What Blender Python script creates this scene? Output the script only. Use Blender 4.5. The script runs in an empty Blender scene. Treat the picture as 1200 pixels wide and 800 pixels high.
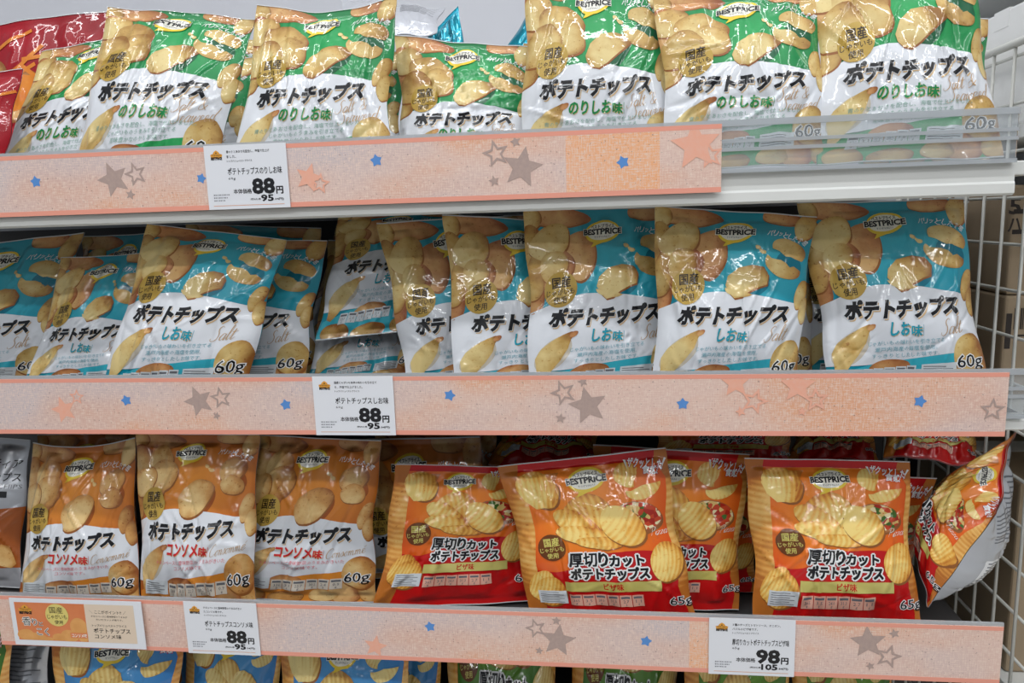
import bpy, math, random
import numpy as np
from mathutils import Matrix, Vector

# ------------------------------------------------------------------ camera, light, exposure
scene = bpy.context.scene
COL = scene.collection
FPX, YAW, PITCH, ROLL = 880.0, 0.1218, -0.1666, -0.0325      # focal length for a 1200 px wide frame
CAMLOC = Vector((0.0, -0.70, 0.1494))
RIM_TOP, RIM_MID, RIM_LOW = 0.2214, 0.0, -0.2405             # top of the price rail of each shelf
LIP = 0.040                                                  # a deck lies this far under its rail's top
camd = bpy.data.cameras.new('camera'); cam = bpy.data.objects.new('camera', camd); COL.objects.link(cam)
camd.sensor_width = 36.0; camd.lens = FPX / 1200 * 36; camd.clip_start = 0.02
ROT = Matrix.Rotation(YAW, 3, 'Z') @ Matrix.Rotation(math.pi/2 + PITCH, 3, 'X') @ Matrix.Rotation(ROLL, 3, 'Z')
cam.matrix_world = Matrix.Translation(CAMLOC) @ ROT.to_4x4()
scene.camera = cam
vs = scene.view_settings
vs.view_transform = 'Standard'; vs.look = 'None'; vs.exposure = -0.06; vs.gamma = 1.0
try: vs.use_curve_mapping = False
except Exception: pass
world = bpy.data.worlds.new('store_air'); scene.world = world; world.use_nodes = True
bg = world.node_tree.nodes['Background']; bg.inputs[0].default_value = (0.84, 0.92, 1.0, 1); bg.inputs[1].default_value = 0.20
def lamp(name, loc, sx, sy, power, target=None, color=(0.97, 0.985, 1.0)):
    d = bpy.data.lights.new(name, 'AREA'); d.shape = 'RECTANGLE'; d.size = sx; d.size_y = sy; d.energy = power; d.color = color
    o = bpy.data.objects.new(name, d); COL.objects.link(o); o.location = loc
    v = (Vector(target) - Vector(loc)) if target else Vector((0, 0, -1))
    o.rotation_euler = v.to_track_quat('-Z', 'Y').to_euler()
    return o
# fluorescent tubes of the aisle, along it and across it
lamp('ceiling_tube_light', (-0.3, -0.80, 1.60), 2.6, 0.07, 20)
lamp('ceiling_tube_light', (0.1, -1.8, 1.62), 3.2, 0.08, 28)
lamp('ceiling_tube_light', (0.0, -3.2, 1.62), 3.6, 0.08, 30)
lamp('ceiling_tube_light', (1.5, -1.6, 1.62), 0.08, 2.4, 12)
lamp('ceiling_tube_light', (-1.7, -1.6, 1.62), 0.08, 2.4, 10)
lamp('ceiling_tube_light', (0.5, 0.15, 1.60), 3.0, 0.08, 16)

# ------------------------------------------------------------------ pixels to places
def ray(px, py):
    d = ROT @ Vector(((px-600)/FPX, (400-py)/FPX, -1.0))
    return d
def at(px, py, Y):                       # the point of the ray at depth Y into the shelf
    d = ray(px, py); t = (Y - CAMLOC.y)/d.y
    return CAMLOC + d*t
def at_x(px, py, X):
    d = ray(px, py); t = (X - CAMLOC.x)/d.x
    return CAMLOC + d*t
def on_deck(px, Y, z):                   # the point of the line (depth Y, height z) that shows at picture column px
    lo, hi = -3.0, 3.0
    Ri = ROT.transposed()
    for _ in range(60):
        m = (lo+hi)/2; c = Ri @ (Vector((m, Y, z)) - CAMLOC)
        if 600 + FPX*c.x/-c.z < px: lo = m
        else: hi = m
    return Vector((lo, Y, z))
RN = np.array(ROT.transposed())
def project(P):
    c = (np.asarray(P) - np.array(CAMLOC)) @ RN.T
    return np.stack([600 + FPX*c[..., 0]/-c[..., 2], 400 - FPX*c[..., 1]/-c[..., 2]], -1)

# ------------------------------------------------------------------ materials
def s2l(c):
    return tuple((x/255/12.92 if x/255 <= 0.04045 else ((x/255+0.055)/1.055)**2.4) for x in c)
def rgb(*c): return s2l(c) + (1.0,)
MATS = {}
class NT:
    def __init__(s, name):
        s.m = bpy.data.materials.new(name); s.m.use_nodes = True; s.t = s.m.node_tree
        s.b = s.t.nodes['Principled BSDF']
    def n(s, t, **k):
        x = s.t.nodes.new(t)
        for a, v in k.items(): setattr(x, a, v)
        return x
    def l(s, a, b): s.t.links.new(a, b)
    def math(s, op, a, b=None, c=None, clamp=False):
        x = s.n('ShaderNodeMath', operation=op); x.use_clamp = clamp
        for i, v in enumerate((a, b, c)):
            if v is None: continue
            if isinstance(v, (int, float)): x.inputs[i].default_value = v
            else: s.l(v, x.inputs[i])
        return x.outputs[0]
    def mix(s, f, a, b):
        x = s.n('ShaderNodeMix', data_type='RGBA')
        for i, v in ((0, f), (6, a), (7, b)):
            if isinstance(v, (int, float, tuple)): x.inputs[i].default_value = v
            else: s.l(v, x.inputs[i])
        return x.outputs[2]
    def attr(s, name):
        return s.n('ShaderNodeAttribute', attribute_name=name)
    def noise(s, vec, scale, detail=3, rough=0.55):
        x = s.n('ShaderNodeTexNoise'); x.inputs['Scale'].default_value = scale; x.inputs['Detail'].default_value = detail
        x.inputs['Roughness'].default_value = rough
        if vec is not None: s.l(vec, x.inputs['Vector'])
        return x.outputs[0]
def film_finish(nt, rough=0.36, coat=0.85, bump=0.25, met=0.0):
    """the clear gloss of printed packaging film, with a fine crinkle"""
    b = nt.b
    b.inputs['Roughness'].default_value = rough; b.inputs['Metallic'].default_value = met; b.inputs['Specular IOR Level'].default_value = 0.3
    b.inputs['Coat Weight'].default_value = coat; b.inputs['Coat Roughness'].default_value = 0.045
    a = nt.attr('bag')
    n1 = nt.noise(a.outputs['Vector'], 28, 2, 0.5)
    n2 = nt.noise(a.outputs['Vector'], 90, 2, 0.5)
    h = nt.math('MULTIPLY_ADD', n2, 0.25, n1)
    rg = nt.n('ShaderNodeTexNoise', noise_type='RIDGED_MULTIFRACTAL'); rg.inputs['Scale'].default_value = 15; rg.inputs['Detail'].default_value = 1.5
    rg.inputs['Distortion'].default_value = 0.6; nt.l(a.outputs['Vector'], rg.inputs['Vector'])
    rr = nt.math('POWER', nt.math('MULTIPLY', rg.outputs[0], 0.55, clamp=True), 4.0)
    h = nt.math('MULTIPLY_ADD', rr, 0.75, h)
    bp = nt.n('ShaderNodeBump'); bp.inputs['Strength'].default_value = bump; bp.inputs['Distance'].default_value = 0.004
    nt.l(h, bp.inputs['Height'])
    nt.l(bp.outputs[0], b.inputs['Normal']); nt.l(bp.outputs[0], b.inputs['Coat Normal'])
def film(name, c, c2=None, scale=6.0, **k):
    """printed film of one colour, or two mottled colours"""
    if name in MATS: return MATS[name]
    nt = NT(name)
    if c2:
        a = nt.attr('bag'); f = nt.noise(a.outputs['Vector'], scale, 3)
        f = nt.math('MULTIPLY_ADD', f, 2.2, -0.6, clamp=True)
        nt.l(nt.mix(f, rgb(*c), rgb(*c2)), nt.b.inputs['Base Color'])
    else: nt.b.inputs['Base Color'].default_value = rgb(*c)
    film_finish(nt, **k); MATS[name] = nt.m
    return nt.m
def chip_film(name, light, mid, dark, ridged=False, ridges=26.0):
    """a printed picture of a crisp: attribute loc = place on the crisp and its tint"""
    nt = NT(name); a = nt.attr('loc'); g = nt.attr('bag')
    sx = nt.n('ShaderNodeSeparateXYZ'); nt.l(a.outputs['Vector'], sx.inputs[0])
    x, y, t = sx.outputs
    r = nt.math('SQRT', nt.math('ADD', nt.math('MULTIPLY', x, x), nt.math('MULTIPLY', y, y)))
    n = nt.noise(g.outputs['Vector'], 55, 4, 0.65)
    n2 = nt.noise(g.outputs['Vector'], 17, 3, 0.6)
    side = nt.math('MULTIPLY', nt.math('ADD', x, nt.math('MULTIPLY', y, -0.6)), 0.22)
    f = nt.math('ADD', nt.math('MULTIPLY', nt.math('POWER', r, 4.0), 0.34), nt.math('MULTIPLY_ADD', n2, 1.9, -0.68))
    f = nt.math('ADD', f, nt.math('ADD', side, nt.math('MULTIPLY_ADD', n, 0.9, -0.42)))
    f = nt.math('ADD', f, t)
    if ridged:
        w = nt.math('SINE', nt.math('MULTIPLY', nt.math('ADD', x, nt.math('MULTIPLY', nt.math('MULTIPLY', y, y), 0.12)), ridges))
        f = nt.math('ADD', f, nt.math('MULTIPLY', w, 0.17))
    sp = nt.noise(g.outputs['Vector'], 260, 1); f = nt.math('ADD', f, nt.math('MULTIPLY', nt.math('GREATER_THAN', sp, 0.68), 0.3))
    cr = nt.n('ShaderNodeValToRGB'); nt.l(f, cr.inputs[0])
    e = cr.color_ramp.elements
    e[0].position = 0.05; e[0].color = rgb(*light); e[1].position = 1.0; e[1].color = rgb(*dark)
    m = cr.color_ramp.elements.new(0.5); m.color = rgb(*mid)
    nt.l(cr.outputs[0], nt.b.inputs['Base Color'])
    film_finish(nt); MATS[name] = nt.m
    return nt.m
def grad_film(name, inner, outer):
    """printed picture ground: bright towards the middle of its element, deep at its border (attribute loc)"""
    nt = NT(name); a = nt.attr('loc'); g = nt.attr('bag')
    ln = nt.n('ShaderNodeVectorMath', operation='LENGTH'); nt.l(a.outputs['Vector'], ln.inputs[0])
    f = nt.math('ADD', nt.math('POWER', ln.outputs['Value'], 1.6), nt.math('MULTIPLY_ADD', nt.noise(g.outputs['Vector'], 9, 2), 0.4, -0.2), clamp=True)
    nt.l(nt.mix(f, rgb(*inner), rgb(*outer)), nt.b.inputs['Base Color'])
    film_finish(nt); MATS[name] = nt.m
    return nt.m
def plain(name, c, rough=0.5, met=0.0, spec=0.5, noise=None, bump=None):
    if name in MATS: return MATS[name]
    nt = NT(name); nt.b.inputs['Roughness'].default_value = rough; nt.b.inputs['Metallic'].default_value = met
    nt.b.inputs['Specular IOR Level'].default_value = spec
    tc = nt.n('ShaderNodeTexCoord')
    if noise:
        c2, sc = noise
        f = nt.noise(tc.outputs['Object'], sc, 4)
        nt.l(nt.mix(nt.math('MULTIPLY_ADD', f, 2.0, -0.5, clamp=True), rgb(*c), rgb(*c2)), nt.b.inputs['Base Color'])
    else: nt.b.inputs['Base Color'].default_value = rgb(*c)
    if bump:
        bp = nt.n('ShaderNodeBump'); bp.inputs['Strength'].default_value = bump[1]; bp.inputs['Distance'].default_value = 0.002
        nt.l(nt.noise(tc.outputs['Object'], bump[0], 3), bp.inputs['Height']); nt.l(bp.outputs[0], nt.b.inputs['Normal'])
    MATS[name] = nt.m
    return nt.m
def clear_plastic(name, tint=(0.93, 0.95, 0.96), gloss=0.12, haze=0.10):
    nt = NT(name); t = nt.t
    tr = nt.n('ShaderNodeBsdfTransparent'); tr.inputs[0].default_value = tint + (1,)
    gl = nt.n('ShaderNodeBsdfGlossy'); gl.inputs['Roughness'].default_value = 0.12
    df = nt.n('ShaderNodeBsdfDiffuse'); df.inputs[0].default_value = rgb(225, 230, 235)
    fr = nt.n('ShaderNodeFresnel'); fr.inputs[0].default_value = 1.45
    m1 = nt.n('ShaderNodeMixShader'); m1.inputs[0].default_value = haze; nt.l(tr.outputs[0], m1.inputs[1]); nt.l(df.outputs[0], m1.inputs[2])
    m2 = nt.n('ShaderNodeMixShader'); nt.l(nt.math('ADD', fr.outputs[0], gloss*0.3, clamp=True), m2.inputs[0])
    nt.l(m1.outputs[0], m2.inputs[1]); nt.l(gl.outputs[0], m2.inputs[2])
    nt.l(m2.outputs[0], t.nodes['Material Output'].inputs[0]); MATS[name] = nt.m
    return nt.m
def linen_paper(name, base, warm, cool):
    """peach paper printed with a linen weave"""
    nt = NT(name); tc = nt.n('ShaderNodeTexCoord'); o = tc.outputs['Object']
    mp = nt.n('ShaderNodeMapping'); mp.inputs['Scale'].default_value = (1, 1, 2.2); nt.l(o, mp.inputs[0])
    big = nt.noise(mp.outputs[0], 7, 3)
    c = nt.mix(nt.math('MULTIPLY_ADD', big, 4.5, -1.75, clamp=True), rgb(*base), rgb(*warm))
    big2 = nt.noise(mp.outputs[0], 4.3, 2)
    c = nt.mix(nt.math('MULTIPLY_ADD', big2, 4.5, -2.0, clamp=True), c, rgb(*cool))
    m2 = nt.n('ShaderNodeMapping'); m2.inputs['Scale'].default_value = (1000, 1, 160); nt.l(o, m2.inputs[0])
    m3 = nt.n('ShaderNodeMapping'); m3.inputs['Scale'].default_value = (160, 1, 1000); nt.l(o, m3.inputs[0])
    a = nt.noise(m2.outputs[0], 1, 1); b = nt.noise(m3.outputs[0], 1, 1)
    sx = nt.n('ShaderNodeSeparateXYZ'); nt.l(o, sx.inputs[0])
    gx = nt.math('SINE', nt.math('MULTIPLY', sx.outputs[0], 2850.0)); gz = nt.math('SINE', nt.math('MULTIPLY', sx.outputs[2], 2850.0))
    w = nt.math('ADD', nt.math('MULTIPLY', nt.math('ADD', a, b), 0.5), nt.math('MULTIPLY', nt.math('MAXIMUM', gx, gz), 0.05))
    c = nt.mix(nt.math('MULTIPLY_ADD', w, 4.0, -1.85, clamp=True), c, rgb(236, 212, 198))
    d = nt.noise(o, 380, 2)
    c = nt.mix(nt.math('MULTIPLY', nt.math('GREATER_THAN', d, 0.67), 0.55), c, rgb(128, 92, 92))
    nt.l(c, nt.b.inputs['Base Color']); nt.b.inputs['Roughness'].default_value = 0.45
    nt.b.inputs['Coat Weight'].default_value = 0.25; nt.b.inputs['Coat Roughness'].default_value = 0.15
    MATS[name] = nt.m
    return nt.m
M = {}
M['white'] = film('white_film', (226, 229, 235)); M['black'] = film('black_print', (22, 22, 26))
M['gold'] = film('gold_print', (208, 176, 130)); M['goldscript'] = film('brown_gold_print', (192, 158, 120))
M['badge'] = film('gold_badge_print', (176, 140, 50), (200, 168, 84), 30); M['badgetext'] = film('dark_brown_print', (48, 34, 14))
M['yellow'] = film('yellow_print', (238, 206, 60)); M['cream'] = film('cream_print', (240, 238, 226))
M['green'] = grad_film('green_film', (42, 160, 88), (12, 118, 64)); M['cyan'] = grad_film('cyan_film', (58, 176, 196), (14, 140, 164))
M['orange'] = grad_film('consomme_orange_film', (222, 140, 52), (186, 96, 34)); M['pizza'] = grad_film('pizza_orange_film', (244, 142, 40), (226, 74, 18))
M['blue'] = grad_film('blue_film', (84, 158, 216), (40, 116, 188)); M['onion'] = grad_film('onion_green_film', (120, 170, 60), (40, 96, 36))
M['navy'] = film('navy_film', (24, 62, 140))
M['greentext'] = film('green_print', (20, 136, 72)); M['cyantext'] = film('cyan_print', (26, 156, 180)); M['redtext'] = film('red_print', (206, 34, 40))
M['paletext_g'] = film('grey_green_print', (140, 178, 164)); M['paletext_c'] = film('grey_blue_print', (120, 178, 192)); M['paletext_r'] = film('pink_print', (222, 120, 128))
M['whitetext'] = film('white_print', (240, 240, 240)); M['red'] = film('deep_red_film', (206, 22, 20), (186, 14, 20), 12)
M['redbag'] = film('crimson_film', (178, 14, 34), (140, 8, 24), 10); M['brownbadge'] = film('brown_badge_print', (98, 52, 16), (120, 66, 22), 30)
M['badgelime'] = film('lime_print', (214, 204, 110)); M['band'] = film('olive_gold_print', (190, 176, 84), (216, 206, 128), 14)
M['label'] = film('pale_label_print', (216, 222, 226)); M['table'] = film('table_print', (224, 214, 200)); M['pinktable'] = film('pink_table_print', (230, 176, 156))
M['inkgrey'] = film('grey_print', (110, 112, 118)); M['back'] = film('silver_back_film', (196, 198, 202), (176, 178, 184), 8)
M['foil'] = film('silver_foil', (196, 198, 204), met=0.55, rough=0.3); M['teal'] = film('teal_foil', (8, 150, 170), (0, 110, 136), 12, met=0.6, rough=0.25)
M['shade'] = film('soft_shadow_print', (206, 196, 180)); M['deepgreen'] = film('deep_green_print', (10, 92, 56))
M['deepcyan'] = film('deep_cyan_print', (10, 116, 138)); M['deeporange'] = film('deep_orange_print', (160, 82, 28))
M['chip'] = chip_film('crisp_picture', (230, 206, 142), (204, 164, 92), (152, 96, 46))
M['brownchip'] = chip_film('browned_crisp_picture', (222, 178, 118), (196, 136, 84), (150, 84, 48))
M['greenchip'] = chip_film('seaweed_crisp_picture', (228, 206, 144), (202, 166, 98), (152, 106, 50))
M['consochip'] = chip_film('consomme_crisp_picture', (234, 200, 138), (206, 152, 86), (156, 88, 42))
M['ridge'] = chip_film('ridged_crisp_picture', (250, 220, 134), (238, 178, 78), (196, 112, 36), True)
M['palecorr'] = chip_film('corrugated_crisp_edge_picture', (240, 192, 112), (226, 158, 74), (190, 112, 44), True, 48.0)
M['blueridge'] = chip_film('pale_ridged_crisp_picture', (244, 222, 150), (226, 188, 106), (180, 128, 58), True)
def pizza_mat():
    nt = NT('pizza_picture'); g = nt.attr('bag')
    v = nt.n('ShaderNodeTexVoronoi'); v.inputs['Scale'].default_value = 190; nt.l(g.outputs['Vector'], v.inputs['Vector'])
    cr = nt.n('ShaderNodeValToRGB'); sp = nt.n('ShaderNodeSeparateColor'); nt.l(v.outputs['Color'], sp.inputs[0]); nt.l(sp.outputs[0], cr.inputs[0])
    cr.color_ramp.interpolation = 'CONSTANT'; e = cr.color_ramp.elements
    e[0].color = rgb(176, 40, 24); e[1].position = 0.85; e[1].color = rgb(70, 110, 40)
    for p, c in ((0.25, (232, 196, 120)), (0.5, (204, 70, 36)), (0.68, (244, 226, 180))):
        x = e.new(p); x.color = rgb(*c)
    nt.l(cr.outputs[0], nt.b.inputs['Base Color']); film_finish(nt); return nt.m
M['pizzapic'] = pizza_mat(); M['chipshade'] = film('brown_shadow_print', (150, 92, 44)); M['sealedge'] = film('clear_seal_edge', (206, 210, 212))
M['fries'] = film('fried_sticks_picture', (236, 150, 50), (214, 108, 30), 40)
M['steel'] = plain('white_shelf_paint', (226, 227, 224), 0.35, noise=((216, 217, 214), 5))
M['backpanel'] = plain('light_grey_panel', (205, 206, 212), 0.55, noise=((192, 193, 200), 2))
M['wire'] = plain('white_wire_coating', (196, 196, 190), 0.4)
M['clear'] = clear_plastic('clear_plastic', haze=0.22); M['clearrib'] = clear_plastic('clear_plastic_rib', (0.88, 0.9, 0.92), 0.4, 0.5); M['cleardim'] = clear_plastic('clear_rail_plastic', (0.90, 0.92, 0.93), 0.10, 0.05)
M['linen'] = linen_paper('linen_peach_paper', (224, 191, 178), (228, 168, 134), (206, 189, 189))
M['edge'] = plain('coral_print', (234, 158, 138), 0.45); M['starg'] = plain('grey_star_print', (184, 160, 150), 0.5, noise=((170, 148, 142), 300))
M['starb'] = plain('blue_star_print', (88, 142, 208), 0.5); M['staro'] = plain('coral_star_print', (238, 170, 144), 0.5, noise=((236, 180, 158), 200))
M['patch'] = linen_paper('linen_orange_paper', (240, 176, 130), (240, 166, 112), (234, 186, 160))
M['paper'] = plain('white_card', (228, 230, 236), 0.4); M['ink'] = plain('black_ink', (18, 18, 24), 0.45); M['greyink'] = plain('grey_ink', (120, 122, 130), 0.5)
M['cardorange'] = plain('card_orange_ink', (214, 120, 72), 0.45, noise=((224, 138, 88), 30)); M['cardbeige'] = plain('card_beige_ink', (226, 206, 184), 0.45)
M['cardlime'] = plain('card_yellow_ink', (222, 204, 118), 0.45); M['cardchip'] = plain('card_crisp_ink', (232, 172, 104), 0.45, noise=((214, 148, 80), 60)); M['cardwhite'] = plain('card_white_ink', (244, 240, 232), 0.45)
M['crown'] = plain('amber_ink', (228, 160, 60), 0.45); M['orangeline'] = plain('orange_line_ink', (222, 160, 120), 0.5)
M['carton'] = plain('brown_cardboard', (166, 146, 120), 0.8, noise=((150, 132, 108), 12)); M['cartondark'] = plain('dark_cardboard_ink', (50, 42, 38), 0.7)
M['cartonpale'] = plain('pale_carton', (234, 234, 232), 0.7, noise=((226, 226, 224), 12)); M['redink'] = plain('red_ink', (206, 60, 44), 0.5)
M['dark'] = plain('bay_shade_grey', (70, 68, 68), 0.6); M['tile'] = plain('store_floor_tile', (206, 200, 190), 0.3, noise=((196, 190, 180), 2)); M['ceil'] = plain('store_ceiling_board', (224, 226, 228), 0.8, noise=((216, 218, 220), 3))  # the dark grey stands in for shade inside the lower bays

# ------------------------------------------------------------------ flat artwork as triangles
TEXT_CACHE = {}
def text_tris(s, off, res):
    k = (s, off, res)
    if k in TEXT_CACHE: return TEXT_CACHE[k]
    c = bpy.data.curves.new('t', 'FONT'); c.body = s; c.offset = off; c.resolution_u = res
    o = bpy.data.objects.new('t', c); COL.objects.link(o)
    me = bpy.data.meshes.new_from_object(o.evaluated_get(bpy.context.evaluated_depsgraph_get()))
    me.calc_loop_triangles()
    co = np.zeros(len(me.vertices)*3); me.vertices.foreach_get('co', co); co = co.reshape(-1, 3)[:, :2]
    ti = np.zeros(len(me.loop_triangles)*3, int); me.loop_triangles.foreach_get('vertices', ti)
    bpy.data.objects.remove(o); bpy.data.curves.remove(c); bpy.data.meshes.remove(me)
    TEXT_CACHE[k] = co[ti].reshape(-1, 3, 2)
    return TEXT_CACHE[k]
def ellipse(cx, cy, rx, ry, rot=0, wob=0.0, seed=0, n=30, a0=0, a1=360, power=2.0):
    """outline points and their unit coordinates"""
    rnd = random.Random(seed); ph = [rnd.uniform(0, 6.28) for _ in range(4)]
    full = abs(a1-a0) >= 360
    th = np.radians(np.linspace(a0, a1, n, endpoint=not full))
    r = 1 + wob*(np.sin(2*th+ph[0])*0.6 + np.sin(3*th+ph[1])*0.5 + np.sin(5*th+ph[2])*0.25)
    ux, uy = np.cos(th), np.sin(th)
    x, y = rx*r*ux, ry*r*uy; c, s = math.cos(math.radians(rot)), math.sin(math.radians(rot))
    return np.stack([cx + x*c - y*s, cy + x*s + y*c], 1), np.stack([ux, uy], 1)
SCRIPT = {   # letter: advance, strokes (x right, y up, capital height 1)
 'S': (0.62, [[(0.62, 0.86), (0.5, 0.98), (0.34, 0.86), (0.36, 0.66), (0.48, 0.44), (0.46, 0.16), (0.26, 0.0), (0.06, 0.06), (0.04, 0.2)]]),
 'P': (0.66, [[(0.22, 0.0), (0.26, 0.5), (0.3, 0.95)], [(0.04, 0.78), (0.24, 0.98), (0.58, 0.9), (0.56, 0.58), (0.28, 0.48)]]),
 'C': (0.66, [[(0.6, 0.8), (0.5, 0.98), (0.24, 0.8), (0.1, 0.4), (0.2, 0.04), (0.44, 0.02), (0.66, 0.22)]]),
 'a': (0.44, [[(0.38, 0.4), (0.2, 0.44), (0.06, 0.2), (0.14, 0.0), (0.3, 0.12), (0.38, 0.42), (0.34, 0.1), (0.38, 0.0), (0.5, 0.14)]]),
 'l': (0.26, [[(0.0, 0.12), (0.16, 0.5), (0.24, 0.92), (0.16, 0.98), (0.1, 0.5), (0.12, 0.04), (0.2, 0.0), (0.3, 0.14)]]),
 't': (0.32, [[(0.02, 0.14), (0.16, 0.74), (0.12, 0.08), (0.2, 0.0), (0.34, 0.16)], [(0.0, 0.54), (0.18, 0.5), (0.36, 0.58)]]),
 'e': (0.36, [[(0.04, 0.14), (0.26, 0.28), (0.24, 0.42), (0.12, 0.4), (0.08, 0.14), (0.18, 0.0), (0.38, 0.14)]]),
 'w': (0.56, [[(0.02, 0.3), (0.1, 0.42), (0.08, 0.1), (0.16, 0.0), (0.3, 0.4), (0.28, 0.08), (0.38, 0.0), (0.5, 0.4), (0.58, 0.36)]]),
 'd': (0.46, [[(0.34, 0.4), (0.16, 0.42), (0.06, 0.16), (0.16, 0.0), (0.32, 0.16), (0.42, 0.98), (0.36, 0.1), (0.42, 0.0), (0.52, 0.14)]]),
 '&': (0.7, [[(0.62, 0.36), (0.4, 0.06), (0.14, 0.06), (0.16, 0.3), (0.42, 0.56), (0.42, 0.84), (0.28, 0.84), (0.26, 0.6), (0.44, 0.2), (0.62, 0.02)]]),
 'o': (0.38, [[(0.26, 0.42), (0.08, 0.32), (0.08, 0.04), (0.24, 0.02), (0.3, 0.26), (0.2, 0.42), (0.42, 0.38)]]),
 'n': (0.46, [[(0.02, 0.34), (0.1, 0.42), (0.08, 0.0)], [(0.09, 0.2), (0.24, 0.44), (0.32, 0.34), (0.3, 0.06), (0.36, 0.0), (0.48, 0.14)]]),
 's': (0.32, [[(0.0, 0.12), (0.18, 0.48), (0.26, 0.2), (0.16, 0.0), (0.04, 0.06)], [(0.16, 0.0), (0.34, 0.14)]]),
 'm': (0.66, [[(0.02, 0.34), (0.1, 0.42), (0.08, 0.0)], [(0.09, 0.2), (0.22, 0.44), (0.28, 0.32), (0.26, 0.0)], [(0.27, 0.2), (0.42, 0.44), (0.5, 0.32), (0.48, 0.06), (0.54, 0.0), (0.68, 0.14)]]),
 'i': (0.22, [[(0.0, 0.14), (0.12, 0.42), (0.08, 0.08), (0.14, 0.0), (0.26, 0.14)], [(0.16, 0.6), (0.19, 0.64)]]),
 'z': (0.38, [[(0.02, 0.36), (0.12, 0.42), (0.3, 0.4), (0.06, 0.02), (0.2, 0.06), (0.4, 0.08)]]),
}
SCRIPT['é'] = (0.36, SCRIPT['e'][1] + [[(0.2, 0.56), (0.32, 0.7)]])
class Art:
    """artwork of one print: triangles with layer, material and part"""
    def __init__(s, conv): s.conv = conv; s.T = []; s.id = 0; s.mats = []; s.P = []; s.ground = None
    def mi(s, m):
        m = M[m]
        if m not in s.mats: s.mats.append(m)
        return s.mats.index(m)
    def add(s, tri, loc, mat, layer, part, tint=0.0, conv=True):
        tri = np.asarray(tri, float).reshape(-1, 3, 2)
        if conv: tri = s.conv(tri)
        a, b, c = tri[:, 0], tri[:, 1], tri[:, 2]
        ar = (b[:, 0]-a[:, 0])*(c[:, 1]-a[:, 1]) - (b[:, 1]-a[:, 1])*(c[:, 0]-a[:, 0])
        n = len(tri); full = np.zeros((n, 3, 5)); full[:, :, :2] = tri
        if loc is not None: full[:, :, 2:4] = np.asarray(loc, float).reshape(-1, 3, 2)
        full[:, :, 4] = tint
        full[ar > 0] = full[ar > 0][:, ::-1]          # y runs down: make all face the viewer
        keep = np.abs(ar) > 1e-9
        meta = np.tile(np.array([s.mi(mat), layer, s.id, 0], float), (n, 1))
        s.T.append((full[keep], meta[keep], part)); s.id += 1
    def poly(s, pts, mat, layer, part='pouch', loc=None, tint=0.0, conv=True):
        """one filled outline; loc, if given, runs evenly over it"""
        pts = np.asarray(pts, float)
        if conv: pts = s.conv(pts)
        A = None
        if loc is not None: A = np.linalg.lstsq(np.column_stack([pts, np.ones(len(pts))]), np.asarray(loc, float), rcond=None)[0]
        s.P.append((pts, A, tint, s.mi(mat), layer, s.id, part)); s.id += 1
    def fan(s, pts, mat, layer, part='pouch', loc=None, tint=0.0, centre=None):
        s.poly(pts, mat, layer, part, loc, tint)
    def blob(s, cx, cy, rx, ry, mat, layer, rot=0, wob=0.0, seed=0, tint=0.0, part='pouch', n=30):
        p, l = ellipse(cx, cy, rx, ry, rot, wob, seed, n)
        if mat in ('chip', 'brownchip', 'greenchip', 'consochip', 'ridge', 'blueridge') and min(rx, ry) > 15:
            q, _ = ellipse(cx+min(rx, ry)*0.06, cy+min(rx, ry)*0.10, rx*1.02, ry*1.02, rot, wob, seed, n)
            s.fan(q, 'chipshade', layer-0.5, part)
        s.fan(p, mat, layer, part, l, tint, (cx, cy))
    def half(s, cx, cy, rx, ry, rot, a0, a1, mat, layer, seed=0, tint=0.0, cut=0.25, part='pouch'):
        """a piece of a broken crisp: an arc closed by a jagged break"""
        p, l = ellipse(cx, cy, rx, ry, rot, 0.05, seed, 20, a0, a1)
        rnd = random.Random(seed+5); m = 6; e = []
        for i in range(1, m):
            t = i/m; q = p[-1]*(1-t) + p[0]*t; d = (np.array([cx, cy]) - q)*0.0
            e.append(q + np.array([rnd.uniform(-1, 1), rnd.uniform(-1, 1)])*min(rx, ry)*cut*0.5)
        pts = np.vstack([p, e]); loc = np.vstack([l, l[:1]*0.2*np.ones((len(e), 1))])
        s.fan(pts, mat, layer, part, loc, tint)
    def strip(s, top, bot, mat, layer, part='pouch', n=40, loc=None):
        """region between two curves given as (x, y) control points"""
        def res(c):
            c = np.array(c, float); t = np.linspace(c[0, 0], c[-1, 0], n)
            y = np.interp(t, c[:, 0], c[:, 1]); k = np.ones(5)/5
            yy = np.convolve(np.pad(y, 2, 'edge'), k, 'valid'); yy[0], yy[-1] = y[0], y[-1]
            return np.stack([t, yy], 1)
        a, b = res(top), res(bot)
        s.poly(np.vstack([a, b[::-1]]), mat, layer, part)
    def rect(s, x0, y0, x1, y1, mat, layer, part='pouch', skew=0.0):
        p = [(x0, y0), (x1, y0+skew), (x1, y1+skew), (x0, y1)]
        s.poly(p, mat, layer, part)
    def whole(s, mat, layer=0, c=(0.5, 0.3), r=(0.55, 0.45), part='pouch'):
        """the ground colour over the full face in mm, loc running from the bright centre outwards"""
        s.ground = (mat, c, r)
        s.poly([(0, 0), (165, 0), (165, 1.3), (0, 1.3)], 'sealedge', 9, part, conv=False); s.poly([(0, 213.7), (165, 213.7), (165, 215), (0, 215)], 'sealedge', 9, part, conv=False)
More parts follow.
